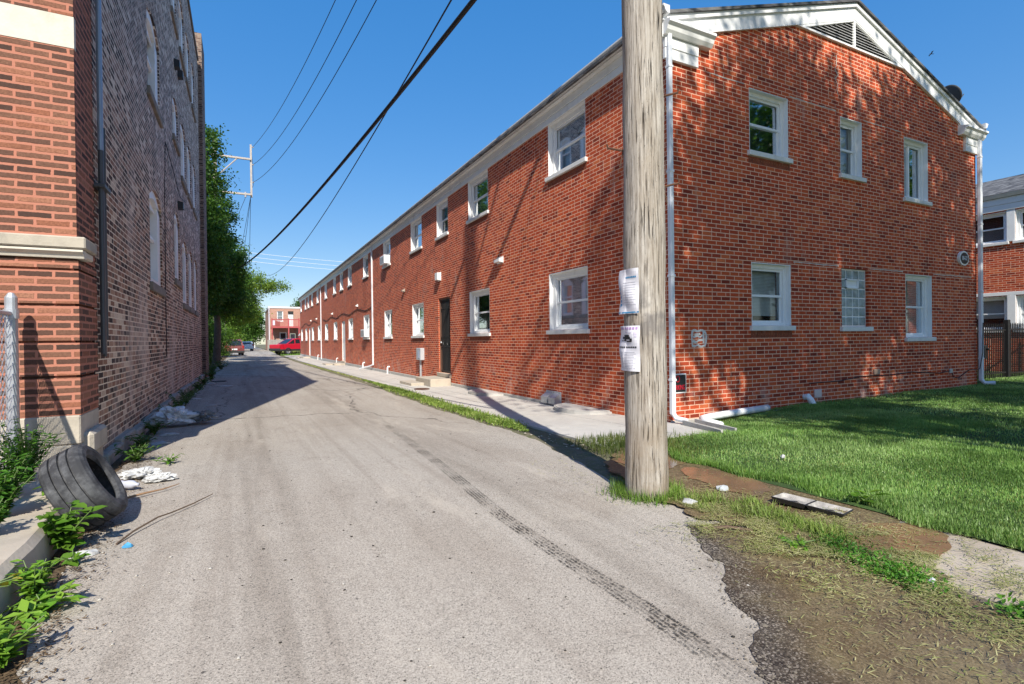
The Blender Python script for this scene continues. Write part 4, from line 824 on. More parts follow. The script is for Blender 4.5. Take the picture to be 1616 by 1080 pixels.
# ------------------------------------------------------------------ utility poles and wires
def pole(x, y, h, r0, r1, label, arms=None, steps=False, bend=0):
    g = float(gz(x, y)); r = root('utility_pole', (x, y, g), label, 'utility pole', 'wooden utility poles')
    m = MB(); N = 40; pr = []
    for k in range(N+1):
        t = k/N; pr.append((r0 + (r1-r0)*t + .004*math.sin(k*2.3), -.2 + (h+.2)*t))
    m.lathe(pr, (0, 0, 0), 40)
    m.f.append(tuple(j*(N+1)+N for j in range(40))); m.mi.append(0)
    for i, v in enumerate(m.v):
        a = math.atan2(v[1], v[0]); q = 1 + .012*math.sin(3*a + v[2]*1.1) + .008*math.sin(7*a - v[2]*2.3); m.v[i] = (v[0]*q, v[1]*q, v[2])
    m.build('pole_shaft', WOOD, r, True, smooth=True)
    if arms:
        x0, x1 = arms
        for z, dx in ((h-1.0, 0), (h-3.3, 0)):
            b = MB(); b.bbox(x0, x1, .12, .24, z-.06, z+.06, .01); o = b.build('crossarm', ARMW, r, True)
        b = MB(); b.tube([(x0*.05, .18, h-2.45), (x0 + (x1-x0)*.66 if x1 > -x0 else x0*.66, .18, h-1.06)], .04, 6); b.build('brace', ARMW, r, True)
        xe = x1 if abs(x1) > abs(x0) else x0
        b = MB(); b.bbox(xe-.06, xe+.06, .245, .36, h-3.45, h, .01); o = b.build('end_post', ARMW, r, True)
        for z in (h-.15, h-1.3, h-2.45):
            b = MB(); b.lathe([(0, 0), (.03, 0), (.05, .03), (.03, .05), (.05, .08), (.02, .11), (0, .11)], (xe+.06, .30, z), 10, 'x'); b.build('insulator', plain('porcelain', (.55, .56, .58), .3), r, True)
        b = MB(); b.tube([(xe+.02, .40, h-.2), (xe+.10, .42, h-1.2), (xe+.12, .42, h-2.6), (xe-.1, .40, h-3.2), (xe-.3, .3, h-3.2)], .012, 5); b.tube([(xe-.35, .2, h-3.15), (xe-.38, .2, h-3.6), (xe-.75, .15, h-4.6), (xe-1.3, .1, h-4.9)], .014, 5); b.build('jumper_wire', CABLE, r, True)
        b = MB(); b.lathe([(0, 0), (.06, 0), (.06, .3), (.03, .34), (0, .34)], (xe-.35, .18, h-3.5), 10); b.build('cutout', plain('cutout_grey', (.4, .4, .42), .4), r, True)
    if steps:
        for ang, z in steps:
            d = Vector((math.cos(ang), math.sin(ang), 0)); p0 = d*(r0-.02); b = MB(); b.tube([tuple(p0 + Vector((0, 0, z))), tuple(d*(r0+.11) + Vector((0, 0, z+.03))), tuple(d*(r0+.115) + Vector((0, 0, z+.06)))], .009, 6)
            q = d*(r0-.012); b.tube([tuple(q + Vector((0, 0, z))), tuple(q + d*.03 + Vector((0, 0, z-.13)))], .006, 5); b.build('step_bolt', RUST, r, True)
    return r
NP = (2.86, 3.24)
pole(*NP, 14.2, .168, .125, 'weathered wooden utility pole with two flyers in front of the red building', arms=(-.55, 1.55), steps=[(-.50, 3.17), (-.50, 2.45), (2.55, 2.75)])
pole(-1.45, 38, 14.3, .16, .11, 'utility pole with a bracket arm rising from the tall trees on the left', arms=(-.35, 2.05))
pole(-2.0, 75, 12.2, .16, .11, 'far utility pole mostly hidden behind the left trees', arms=(-.4, 2.1))
def wire(label, a, b, sag, r=.012, cat='wire', grp='overhead wires along the alley', name='overhead_wire', n=48):
    a = Vector(a); b = Vector(b); pts = []
    for k in range(n+1):
        t = k/n; p = a.lerp(b, t); p.z -= 4*sag*t*(1-t); pts.append(p)
    m = MB(); m.tube(pts, r, 6); return tag(m.build(name, CABLE, None, smooth=True), label, cat, grp)
xe = -1.45+2.05+.1; gzf = float(gz(-1.45, 38)); h2 = 14.3 + gzf
wire('thin power wire, topmost of the three running to the far bracket arm', (NP[0]+1.55, 3.5, 14.05), (xe, 38.3, h2-.15), 1.55, .013)
wire('thin power wire, middle of the three running to the far bracket arm', (NP[0]+1.55, 3.5, 12.9), (xe, 38.3, h2-1.3), 1.75, .013)
wire('thin power wire, lowest of the three running to the far bracket arm', (NP[0]+1.55, 3.5, 11.75), (xe, 38.3, h2-2.45), 1.65, .013)
wire('thick black cable crossing the sky from the near pole down into the trees', (2.72, 3.25, 5.42), (-.5, 38, 5.9), .62, .034)
wire('thin service wire below the thick black cable', (2.70, 3.25, 6.25), (1.6, 75, 11.1), 2.6, .013)
for k, (za, zb, y) in enumerate(((10.9, 10.5, 74.6), (10.4, 9.9, 75.0), (9.9, 9.3, 75.4))):
    o = wire(['thin pale wire across the far sky, upper of three', 'thin pale wire across the far sky, middle of three', 'thin pale wire across the far sky, lower of three'][k], (0.0, y+2, za+2.2), (30, y, zb+2.0), .5, .022, 'wire', 'pale wires crossing far behind'); o.data.materials[0] = plain('pale_wire', (.75, .78, .82), .5)
for k, (dx, dy) in enumerate(((-.9, 2), (-.6, 2.5), (.0, 9))):
    wire(['blue-grey drop wire hanging left below the far bracket arm', 'blue-grey drop wire hanging in the middle below the far bracket arm', 'blue-grey drop wire hanging straight below the far bracket arm'][k], (xe-.15, 38.3, h2-3.4), (xe-.25+dx, 38.3+dy, 5.6), .15, .014, 'wire', 'drop wires below the far arm')

# ------------------------------------------------------------------ flyers on the near pole (curved sheets hugging the pole)
def flyer(z0, z1, ang0, ang1, label, kind):
    r = root('flyer', (NP[0], NP[1], z0), label, 'poster', 'paper flyers on the near pole'); rad = .175
    def P(t, z, o=0): 
        a = ang0 + (ang1-ang0)*t; s = rad + o + .008*math.sin(z*23 + t*5) + (.022*(1-t)**3 if t < .4 else 0)*1.0; return (NP[0] + s*math.cos(a), NP[1] + s*math.sin(a), z)
    def patch(t0, t1, za, zb, o, nt_=8, nz=8):
        m = MB()
        for i in range(nt_):
            for j in range(nz):
                a, b = t0 + (t1-t0)*i/nt_, t0 + (t1-t0)*(i+1)/nt_; c, d = za + (zb-za)*j/nz, za + (zb-za)*(j+1)/nz
                m.quad(P(a, c, o), P(b, c, o), P(b, d, o), P(a, d, o))
        return m
    m = patch(0, 1, z0, z1, 0, 12, 16); m.build('sheet', PAPER, r, smooth=True); H = z1 - z0; Z = lambda f: z1 - f*H
    def bars(name, items, mat, o=.002):
        m = MB()
        for t0, t1, f0, f1 in items: q = patch(t0, t1, Z(f1), Z(f0), o, 4, 2); m.add(q.v, q.f)
        m.build(name, mat, r)
    if kind == 'pet':
        bars('heading', [(.10 + k*.108, .10 + k*.108 + .075, .03, .085) for k in range(8)], PURPLE)
        bars('heading_mark', [(.42, .55, .13, .16), (.62, .72, .14, .16), (.80, .92, .14, .20), (.82, .92, .22, .25)], plain('pale_purple_ink', (.60, .55, .68), .8))
        bars('picture', [(.36, .62, .20, .26), (.42, .66, .24, .30), (.22, .36, .24, .29), (.30, .42, .30, .33), (.16, .26, .32, .335), (.44, .72, .33, .36), (.62, .74, .28, .33), (.36, .42, .22, .34)], INK)
        bars('caption', [(.06 + k*.085, .06 + k*.085 + .065, .455, .49) for k in range(10)], INK)
        bars('text_lines', [(.10, .80 + .06*math.sin(k*2), .58 + k*.035, .592 + k*.035) for k in range(11)], GREYI)
    else:
        bars('heading', [(.40 + k*.075, .40 + k*.075 + .058, .17, .205) for k in range(7)], BLUEI); bars('side_lettering', [(.08, .16, .40 + k*.09, .46 + k*.09) for k in range(5)], BLUEI)
        bars('text_lines', [(.34, .86 + .05*math.sin(k*3), .30 + k*.055, .31 + k*.055) for k in range(10)], GREYI); bars('bottom_band', [(.04, 1.0, .955, .985)], BLUEI)
flyer(1.44, 1.79, R(-219), R(-146), 'crumpled white flyer with blue heading and a blue bottom edge, upper one on the pole', 'ad')
flyer(.99, 1.345, R(-222), R(-145), 'white flyer with purple heading and a dark animal picture, lower one on the pole', 'pet')

# ------------------------------------------------------------------ left fence and curb
fx = -1.76
cf = root('chain_link_fence', (fx, 5.9, .2), 'galvanised chain-link fence at the left edge before the brick corner', 'fence')
m = MB(); m.tube([(fx, 5.93, 0), (fx, 5.93, 1.66), (fx, 5.93, 1.70)], [.043, .043, .02], 14); m.build('post', GALV, cf)
for y in (3.2, .4):
    m = MB(); m.tube([(fx, y, 0), (fx, y, 1.62)], .030, 12); m.build('post', GALV, cf)
m = MB(); m.tube([(fx, 5.9, 1.52), (fx, -.5, 1.52)], .022, 10); m.tube([(fx, 5.93, 1.48), (fx, 5.93, 1.56)], .052, 14); m.build('top_rail', GALV, cf)
m = MB(); dch = .072; z0, z1 = .22, 1.53; y = -.5
def clipl(y0, sgn):
    a = Vector((fx+.015*sgn, y0, z0)); b = Vector((fx+.015*sgn, y0 + sgn*(z1-z0)*.8, z1)); 
    def at(yv): t = (yv - a.y)/(b.y - a.y); return a.lerp(b, t)
    lo_, hi_ = (a, b) if a.y < b.y else (b, a)
    if hi_.y < -.5 or lo_.y > 5.9: return
    if lo_.y < -.5: lo_ = at(-.5)
    if hi_.y > 5.9: hi_ = at(5.9)
    m.tube([tuple(lo_), tuple((lo_+hi_)/2), tuple(hi_)], .0034, 4, False)
y = -1.8
while y < 7.2: clipl(y, 1); clipl(y, -1); y += dch
m.build('mesh', GALV, cf)
cu = MB(); pr = [(-.5, -1.06), (3.2, -1.02), (4.1, -1.05), (4.5, -1.12), (5.3, -1.30), (5.9, -1.42)]
ysc = np.linspace(-.5, 6.0, 40); Vc = []
for y in ysc:
    xo = float(np.interp(y, [p_[0] for p_ in pr], [p_[1] for p_ in pr])) + .008*math.sin(y*9); top = .19 + .01*math.sin(y*4)
    Vc += [(xo+.03, y, -.1), (xo+.015, y, top-.035), (xo-.02, y, top), (xo-.24, y, top+.01), (xo-.26, y, -.1)]
cu.v = Vc; cu.f = [(i*5+k, i*5+(k+1) % 5, (i+1)*5+(k+1) % 5, (i+1)*5+k) for i in range(39) for k in range(5)] + [(0, 1, 2, 3, 4), tuple(39*5+k for k in range(5))[::-1]]; cu.mi = [0]*len(cu.f)
tag(cu.build('curb_wall', CONC_L, None), 'low crumbling concrete curb at the lower left under the weeds', 'curb')
sheet('fence_bed', [-6, -4, -2, -1.24], list(np.arange(-.5, 6.2, .25)), SOIL, .17)

# ------------------------------------------------------------------ tyre and litter
def tyre():
    r = root('old_tyre', (-1.13, 4.95, .33), 'bald old car tyre leaning on the curb by the brick corner', 'tyre')
    prof = [(.205, -.085), (.215, -.105), (.25, -.120), (.29, -.118), (.315, -.105), (.328, -.085), (.331, -.055), (.312, -.054), (.312, -.044), (.333, -.043), (.334, -.004), (.314, -.003), (.314, .008), (.334, .010), (.333, .045), (.312, .046), (.312, .056), (.331, .058), (.328, .087), (.315, .106), (.29, .118), (.25, .120), (.215, .105), (.205, .085), (.215, .078), (.28, .085), (.305, .06), (.312, 0), (.305, -.06), (.28, -.085), (.215, -.078)]
    prof = [(a*.84, b_*1.08) for a, b_ in prof]; m = MB(); m.lathe(prof, (0, 0, 0), 72, 'z', True); m.build('casing', TYREM, r, True, smooth=False); return r
ty_o = tyre()
ax = Vector((.87, .02, .48)).normalized(); ty_o.rotation_euler = ax.to_track_quat('Z', 'Y').to_euler(); ty_o.location = (-.97, 4.50, .285)
def lump(name, c, s, mat, label, cat, grp=None, seed=0, sub=4):
    bm = bmesh.new(); bmesh.ops.create_icosphere(bm, subdivisions=sub, radius=1); rr = random.Random(seed); ph = [rr.uniform(0, 6) for _ in range(9)]
    from mathutils import noise as mn
    for v in bm.verts:
        p = v.co; q = .55 + .75*mn.turbulence(Vector((p.x*1.6 + seed, p.y*1.6, p.z*1.6)), 4, True) + .10*math.sin(3*p.x + ph[0]) * math.cos(4*p.y + ph[1]) + .12*math.sin(7*p.z + 5*p.x + ph[2]) + .08*math.sin(13*p.y + ph[3] + 9*p.x) + .09*math.sin(21*p.x + 17*p.y + ph[4]) + .03*rr.uniform(-1, 1)
        v.co = Vector((c[0] + p.x*q*s[0], c[1] + p.y*q*s[1], max(c[2] + p.z*q*s[2], c[2] - s[2]*.7)))
    me = bpy.data.meshes.new(name); bm.to_mesh(me); bm.free(); o = link_mesh(name, me, mat); return tag(o, label, cat, grp)
lump('trash_bag', (-.98, 9.75, .10), (.27, .22, .15), PLASTIC, 'pale translucent trash bag slumped by the left wall weeds', 'trash bag', None, 3)
lump('trash_bag', (-.62, 9.85, .06), (.20, .17, .10), plain('grey_plastic_film', (.22, .24, .26), .35, var=.6, nsc=14, bump=.8), 'torn grey plastic bag lying against the pale trash bag', 'trash bag', None, 5)
lump('litter_heap', (-.88, 6.0, .03), (.16, .12, .05), LITTER, 'crumpled white packaging beside the tyre', 'litter', None, 8)
lump('litter_heap', (-.70, 5.75, .02), (.13, .07, .035), LITTER, 'flattened white wrapper with plastic straps near the twig', 'litter', None, 9)
b = root('plastic_bottle', (-.93, 5.55, .04), 'clear crushed plastic bottle with an orange label behind the tyre', 'bottle', None, (0, R(90), R(-30)))
m = MB(); m.lathe([(0, -.10), (.035, -.10), (.037, -.03), (.03, 0), (.037, .04), (.034, .08), (.014, .11), (.014, .13), (0, .13)], (0, 0, 0), 14); m.build('bottle_body', plain('clear_plastic', (.48, .50, .58), .2), b, True, smooth=True)
m = MB(); m.lathe([(.0385, -.085), (.0385, -.03)], (0, 0, 0), 14); m.build('bottle_label', ORANGE, b, True)
def flat_litter(x, y, s, mat, label, rot=0, cat='litter', z=None):
    m = MB(); n = 9; pts = []; rr = random.Random(int(x*1000 + y*77))
    for k in range(n):
        a = 2*math.pi*k/n + rot; q = rr.uniform(.65, 1.1); pts.append((x + math.cos(a)*q*s[0], y + math.sin(a)*q*s[1]))
    g = float(gz(x, y)) if z is None else z; top = [(p[0], p[1], g + .006 + rr.uniform(.0, .022)) for p in pts]; m.add(top + [(x, y, g + .035)] + [(p[0], p[1], g+.003) for p in pts], [(k, (k+1) % n, n) for k in range(n)] + [(k, n+1+k, n+1+(k+1) % n, (k+1) % n) for k in range(n)])
    return tag(m.build('litter_scrap', mat, None), label, cat)
flat_litter(-.86, 3.92, (.07, .05), LITTER, 'white scrap of paper on dry soil below the tyre'); flat_litter(-.65, 3.95, (.028, .02), BLUEI, 'tiny blue wrapper on the asphalt edge')
flat_litter(-.98, 8.05, (.13, .12), plain('grey_paper', (.40, .42, .44), .7), 'grey paper scrap in the wall shade'); flat_litter(-.98, 8.8, (.14, .08), LITTER, 'white crumpled litter in the weeds nearer than the trash bag')
flat_litter(-1.0, 19.5, (.2, .3), LITTER, 'white plastic scrap by the end of the left wall'); flat_litter(-.75, 20.6, (.28, .25), BLACK, 'black plastic scrap by the end of the left wall'); flat_litter(-.5, 18.2, (.25, .2), LITTER, 'pale flattened litter on the shaded asphalt')
flat_litter(-1.0, 14.2, (.12, .15), plain('grey_rag', (.5, .5, .5), .8), 'grey rag in the weeds along the left wall'); flat_litter(3.42, 2.98, (.07, .06), plain('bluish_stone', (.45, .47, .47), .8), 'pale flat stone at the puddle edge', cat='stone', z=.02); flat_litter(2.93, 2.86, (.05, .06), LITTER, 'crumpled white scrap on the grass right of the pole', z=.02)
flat_litter(3.02, 1.36, (.022, .016), plain('grey_scrap', (.6, .62, .7), .5), 'tiny grey scrap beside the weed clump', z=.012); flat_litter(4.72, 3.38, (.03, .03), LITTER, 'tiny white scrap in the lawn', z=.05); flat_litter(-.95, 11.6, (.1, .12), LITTER, 'white scrap beside wall weeds past the trash bag'); flat_litter(-.6, 12.6, (.12, .08), plain('dull_scrap', (.45, .44, .42), .8), 'dull scrap on shaded asphalt past the trash bag')
m = MB(); m.tube([(-.72, 4.03, .006), (-.66, 4.20, .02), (-.55, 4.42, .03), (-.48, 4.53, .02), (-.36, 4.72, .015), (-.24, 4.95, .012)], [.006, .006, .0055, .005, .005, .003], 6); tag(m.build('twig', STICK, None), 'long dark bent twig on the sunny asphalt', 'twig')
m = MB(); m.tube([(-.92, 5.12, .01), (-.75, 5.22, .02), (-.62, 5.32, .015), (-.52, 5.46, .012)], [.01, .009, .006, .003], 6); tag(m.build('twig', plain('tan_twig', (.30, .18, .10), .9), None), 'short tan twig beside the tyre', 'twig')
m = MB(); m.tube([(2.62, 2.44, .015), (2.75, 2.36, .03), (2.86, 2.26, .018)], .011, 6); tag(m.build('twig', STICK, None), 'stubby stick on the wet ground right of the pole', 'twig')
# hinged foam food tray
tr = root('takeout_tray', (3.60, 2.36, .02), 'open hinged black foam takeout tray on the muddy walk', 'takeout tray', None, (R(-5), R(3), R(-74)))
def tray_half(x0, name):
    def ring(hx, hy, z): return [(x0-hx, -hy, z), (x0+hx, -hy, z), (x0+hx, hy, z), (x0-hx, hy, z)]
    m = MB(); vs = ring(.118, .120, .034) + ring(.109, .111, .036) + ring(.092, .094, .010) + ring(.098, .10, .0)
    q = lambda a, b: [(a+k, a+(k+1) % 4, b+(k+1) % 4, b+k) for k in range(4)]
    m.cur = 1; m.add(vs, q(0, 4) + q(0, 12)); m.cur = 0; m.add(vs, q(4, 8)); m.add([(a, b_, c) for a, b_, c in ring(.0915, .0935, .0105)], [(0, 1, 2, 3)])
    m.cur = 0; m.add([(x0-.05, -.02, .016), (x0+.045, .01, .022), (x0+.01, .05, .015)], [(0, 1, 2)]); return m.build(name, [TRAYM, TRAYB], tr, True)
tray_half(-.117, 'tray_half'); tray_half(.117, 'tray_half')

# ------------------------------------------------------------------ plants
def rand_unit(n): v = RNG.normal(size=(n, 3)); return v/np.linalg.norm(v, axis=1, keepdims=True)
def plant(name, base, n, h, spread, ls, mat, label, group=None, broad=False, stems=6, droop=.2, cat='weed', lean=(0, 0)):
    r = root(name, base, label, cat, group); base = np.array(base, float); P = []; Fw = []; S = MB()
    for s in range(stems):
        a = 2*math.pi*s/stems + random.uniform(-.5, .5); top = np.array([math.cos(a)*spread*random.uniform(.3, 1) + lean[0], math.sin(a)*spread*random.uniform(.3, 1) + lean[1], h*random.uniform(.6, 1)])
        pts = [base + top*t*np.array([t**.6, t**.6, 1]) for t in np.linspace(0, 1, 6)]; S.tube([tuple(q) for q in pts], [.006, .005, .005, .004, .003, .002], 5)
        for k in range(max(1, n//stems)):
            t = random.uniform(.12, 1); q = base + top*t*np.array([t**.6, t**.6, 1]); b = random.uniform(0, 2*math.pi); P.append(q); Fw.append((math.cos(b), math.sin(b), random.uniform(-droop, .55)))
    P = np.array(P); Fw = np.array(Fw); N = np.tile([0, 0, 1.0], (len(P), 1)) + RNG.normal(size=(len(P), 3))*.25; L = ls*RNG.uniform(.55, 1.2, len(P)); M = frames(Fw, N, L*(.62 if broad else .42), L)
    V, F = scatter(BROAD_V if broad else LEAF_V, BROAD_F if broad else LEAF_F, M, P); np_mesh('foliage', V, F, mat, r); S.build('stem', STEM, r); return r
g0 = 'weeds at the left alley edge'
plant('broadleaf_weed', (-.97, 4.02, .02), 110, .27, .14, .095, WEED, 'bright broad-leaved weed growing in front of the tyre', g0, True, 9)
plant('broadleaf_weed', (-.88, 3.80, .0), 16, .07, .10, .08, WEED, 'low broad-leaved weed at the foot of the one before the tyre', g0, True, 6, .5)
plant('leafy_weed', (-.93, 3.36, .0), 200, .19, .12, .06, WEED, 'bushy green weed against the curb below the broad-leaved one', g0, False, 12)
plant('leafy_weed', (-.84, 3.16, .0), 70, .10, .16, .10, WEED, 'sprawling long-leaved weed on dry soil by the curb', g0, False, 8, .6)
plant('leafy_weed', (-.86, 2.70, .0), 220, .22, .15, .07, WEED, 'leafy weed in the lower left corner by the curb', g0, False, 11)
plant('yellowing_vine', (-1.06, 3.12, .16), 30, .07, .12, .07, YELL, 'yellowing vine hanging over the curb edge', g0, True, 6, 1.0, 'vine', (.05, -.05))
for i, (x, y, n, h, s, lab) in enumerate(((-1.50, 5.30, 700, .52, .24, 'tall green bush at the foot of the fence post'), (-1.46, 4.75, 700, .44, .22, 'green bush along the fence left of the tyre'), (-1.34, 4.30, 560, .34, .17, 'low green bush on the fence bed above the curb'), (-1.28, 3.85, 420, .24, .14, 'small green bush at the left edge over the curb'))):
    plant('fence_bush', (x, y, .16), n*2, h, s, .05, BUSH, lab, 'bushes along the chain-link fence', False, 30, .4, 'bush')
plant('broadleaf_weed', (-1.20, 4.75, .19), 12, .12, .09, .11, WEED, 'pale broad leaves between the fence bush and the tyre', g0, True, 4)
gw_ = 'weed clumps along the left wall'
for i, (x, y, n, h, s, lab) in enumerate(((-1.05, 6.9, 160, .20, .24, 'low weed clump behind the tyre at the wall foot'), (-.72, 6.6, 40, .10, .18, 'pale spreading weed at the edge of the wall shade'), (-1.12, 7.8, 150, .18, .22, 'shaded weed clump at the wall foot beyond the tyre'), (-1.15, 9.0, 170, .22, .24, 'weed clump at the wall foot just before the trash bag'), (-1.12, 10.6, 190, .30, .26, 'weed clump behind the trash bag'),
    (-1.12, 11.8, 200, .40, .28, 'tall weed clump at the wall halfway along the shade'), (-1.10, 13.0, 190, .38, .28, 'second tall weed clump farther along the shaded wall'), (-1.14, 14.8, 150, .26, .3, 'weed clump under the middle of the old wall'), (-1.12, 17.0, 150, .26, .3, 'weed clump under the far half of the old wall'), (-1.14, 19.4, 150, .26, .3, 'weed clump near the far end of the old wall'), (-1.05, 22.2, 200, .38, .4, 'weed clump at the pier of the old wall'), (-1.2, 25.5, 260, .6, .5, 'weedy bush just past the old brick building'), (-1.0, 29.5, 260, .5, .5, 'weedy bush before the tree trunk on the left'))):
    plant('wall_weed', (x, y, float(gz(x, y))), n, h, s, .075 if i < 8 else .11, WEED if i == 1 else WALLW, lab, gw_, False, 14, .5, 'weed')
plant('broadleaf_weed', (4.0, 2.22, .03), 14, .09, .10, .10, WEED, 'pale broad-leaved plant at the lawn edge beside the tray', None, True, 4, .3)
plant('leafy_weed', (2.88, 1.98, .01), 60, .05, .14, .05, WEED, 'small dark weed tuft on the curb line near the tray', 'weeds on the wet corner', False, 8, .6)
def mat_of_weed(pts, n, h, ls, mat, label, cat='weed', sp=.09):
    P = []; 
    for k in range(n):
        i = random.randrange(len(pts)-1); t = random.random(); a = Vector(pts[i]).lerp(Vector(pts[i+1]), t); P.append((a.x + random.gauss(0, sp), a.y + random.gauss(0, sp), .01 + abs(random.gauss(0, h))))
    P = np.array(P); Fw = RNG.normal(size=(n, 3)); Fw[:, 2] = np.abs(Fw[:, 2])*.6; N = np.tile([0, 0, 1.0], (n, 1)) + RNG.normal(size=(n, 3))*.4; L = ls*RNG.uniform(.5, 1.2, n); V, F = scatter(LEAF_V, LEAF_F, frames(Fw, N, L*.5, L), P)
    return struct(np_mesh('creeping_weed', V, F, mat), 'stuff')
mat_of_weed([(3.12, 1.92), (3.02, 1.70), (2.98, 1.50), (2.98, 1.38)], 2200, .022, .024, BUSH, 'dense creeping weed between the asphalt and the puddled walk', sp=.065)
mat_of_weed([(3.05, 1.08), (3.0, .98), (3.0, .9)], 300, .02, .035, BUSH, 'small creeping weed at the right edge by the tan walk', sp=.05)


def blades(name, P, h, wd, mat, kind='stuff', flat=False, lean=.5):
    n = len(P); h = np.asarray(h)*np.ones(n); a = RNG.uniform(0, 2*np.pi, n); d = np.stack([np.cos(a), np.sin(a), np.zeros(n)], 1)
    if flat: fw = d + np.array([0, 0, .06])*RNG.normal(size=(n, 1)); N = np.tile([0, 0, 1.0], (n, 1)) + RNG.normal(size=(n, 3))*.15
    else: fw = d*lean*RNG.uniform(.2, 1.2, (n, 1)) + np.array([0, 0, 1.0]); N = -d
    M = frames(fw, N, wd*RNG.uniform(.7, 1.3, n), h, h*(.0 if flat else 1.0) + .001); V, F = scatter(BLADE_V, BLADE_F, M, P); return struct(np_mesh(name, V, F, mat), kind)
# lawn grass: denser near the lens
xs = []; 
def lawn_pts(n, y0, y1, x0, x1):
    x = RNG.uniform(x0, x1, n); y = RNG.uniform(y0, y1, n); ed = 3.90 + .06*np.sin(y*3) + .05*np.sin(y*9 + 1) + .55*sstep(4.1, 5.0, y) + .7*sstep(5.0, 5.7, y); k = (x > ed) & (y < GY-.02); x, y = x[k], y[k]; return np.stack([x, y, lawn_z(x, y)], 1)
P = np.concatenate([lawn_pts(80000, .4, 3.2, 3.8, 7.0), lawn_pts(60000, 3.2, 5.92, 4.0, 9.0), lawn_pts(75000, .5, 5.92, 7.0, 16), lawn_pts(16000, 5.9, 5.92, 15.2, 21)])
P2 = np.stack([RNG.uniform(15.3, 21, 9000), RNG.uniform(5.0, 7.4, 9000), np.full(9000, .06)], 1); P = np.concatenate([P, P2])
hh = .022*(1 + .5*np.sin(P[:, 0]*2.3 + 1.3*np.sin(P[:, 1]*1.9)) * .6) * RNG.uniform(.6, 1.5, len(P)); hh *= 1 + .35*(RNG.random(len(P)) < .05)
dist = np.hypot(P[:, 0], P[:, 1]); pat = np.sin(P[:, 0]*1.7 + 2*np.sin(P[:, 1]*1.3)) + np.sin(P[:, 1]*2.9 + P[:, 0]*.8) + RNG.normal(0, .9, len(P)); ka = pat > .75
blades('lawn_grass', P[~ka], hh[~ka], .0045*(.7 + dist[~ka]*.10), GRASS, lean=.9); blades('bright_lawn_grass', P[ka], hh[ka]*1.1, .0045*(.7 + dist[ka]*.1), GRASSB, lean=1.0)
k = RNG.random(len(P)) < .07; Pk = P[k]; blades('dry_lawn_grass', Pk, .028*RNG.uniform(.5, 1.3, len(Pk)), .004*(.7 + dist[k]*.1), GRASSY)
# tall fringe along the lawn edge
y = RNG.uniform(.5, 4.4, 9000); x = 3.93 + .06*np.sin(y*3) + .05*np.sin(y*9+1) + np.abs(RNG.normal(0, .09, 9000)); blades('edge_grass', np.stack([x, y, np.full(9000, .02)], 1), RNG.uniform(.02, .07, 9000)*RNG.uniform(.4, 1, 9000), .005, leafm('edge_grass_green', (.10, .24, .03), (.26, .40, .08), .3), lean=1.5)
# grass strip between alley and sidewalk
def strip(n, y0, y1, w_, h, mat, nm):
    yc = RNG.uniform(y0, y1, 170); kk = RNG.integers(0, 170, n); y = np.clip(np.where(RNG.random(n) < .65, yc[kk] + RNG.normal(0, .07, n), RNG.uniform(y0, y1, n)), y0, y1); c = np.interp(y, [6.4, 7, 9, 12.7, 18, 25, 30], [3.55, 3.62, 3.72, 3.80, 3.92, 3.85, 3.8]); tap = np.clip((y - 6.3)/1.0, .15, 1)*np.clip((y1 - y)/5, .25, 1); x = c + RNG.normal(0, 1, n)*w_*tap; z = gz(x, y) + .01; return blades(nm, np.stack([x, y, z], 1), h*tap*RNG.uniform(.5, 1.3, n), .008 + .0006*y, mat, lean=1.0)
strip(5500, 6.5, 19.5, .10, .065, leafm('strip_grass', (.14, .26, .035), (.33, .42, .09), .3), 'verge_grass'); strip(1800, 6.5, 19.5, .12, .06, GRASSY, 'dry_verge_grass'); strip(900, 19, 42, .04, .05, GRASSY, 'crack_grass')
n = 15000; y0, y1 = 6.5, 19.5; yc = RNG.uniform(y0, y1, 120); kk = RNG.integers(0, 120, n); y = np.clip(np.where(RNG.random(n) < .75, yc[kk] + RNG.normal(0, .09, n), RNG.uniform(y0, y1, n)), y0, y1)
tap = np.clip((y - 6.3)/1.0, .2, 1)*np.clip((y1 - y)/5, .3, 1); x = np.interp(y, [6.4, 7, 9, 12.7, 18], [3.55, 3.62, 3.72, 3.80, 3.92]) + RNG.normal(0, .09, n)*tap; z = gz(x, y) + .01 + np.abs(RNG.normal(0, .035, n))*tap
Fw = RNG.normal(size=(n, 3)); N = np.tile([0, 0, 1.0], (n, 1)) + RNG.normal(size=(n, 3))*.5; L = .035*RNG.uniform(.5, 1.3, n); V, F = scatter(LEAF_V, LEAF_F, frames(Fw, N, L*.5, L), np.stack([x, y, z], 1)); struct(np_mesh('verge_weeds', V, F, leafm('verge_leaf', (.16, .28, .04), (.38, .46, .12), .3)), 'stuff')
# grass between walk and pole (in the pole's shade) and around its foot
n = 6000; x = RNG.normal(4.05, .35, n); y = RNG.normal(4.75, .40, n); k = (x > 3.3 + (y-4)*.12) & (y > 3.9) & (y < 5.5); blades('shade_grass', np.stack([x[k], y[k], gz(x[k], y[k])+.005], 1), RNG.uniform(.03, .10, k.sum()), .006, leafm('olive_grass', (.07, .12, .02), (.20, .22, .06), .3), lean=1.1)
n = 1500; a = RNG.uniform(0, 2*np.pi, n); rr = .19 + np.abs(RNG.normal(0, .07, n)); blades('pole_foot_grass', np.stack([NP[0]+rr*np.cos(a), NP[1]+rr*np.sin(a), np.full(n, .005)], 1), RNG.uniform(.03, .10, n), .005, leafm('tuft_green', (.11, .24, .03), (.26, .36, .07), .3), lean=1.2)
cc = RNG.random(46); ccx = np.interp(cc, [0, .4, 1], [3.02, 3.22, 3.12]) + RNG.normal(0, .09, 46); ccy = np.interp(cc, [0, .4, 1], [2.98, 2.55, 1.95]) + RNG.normal(0, .08, 46)
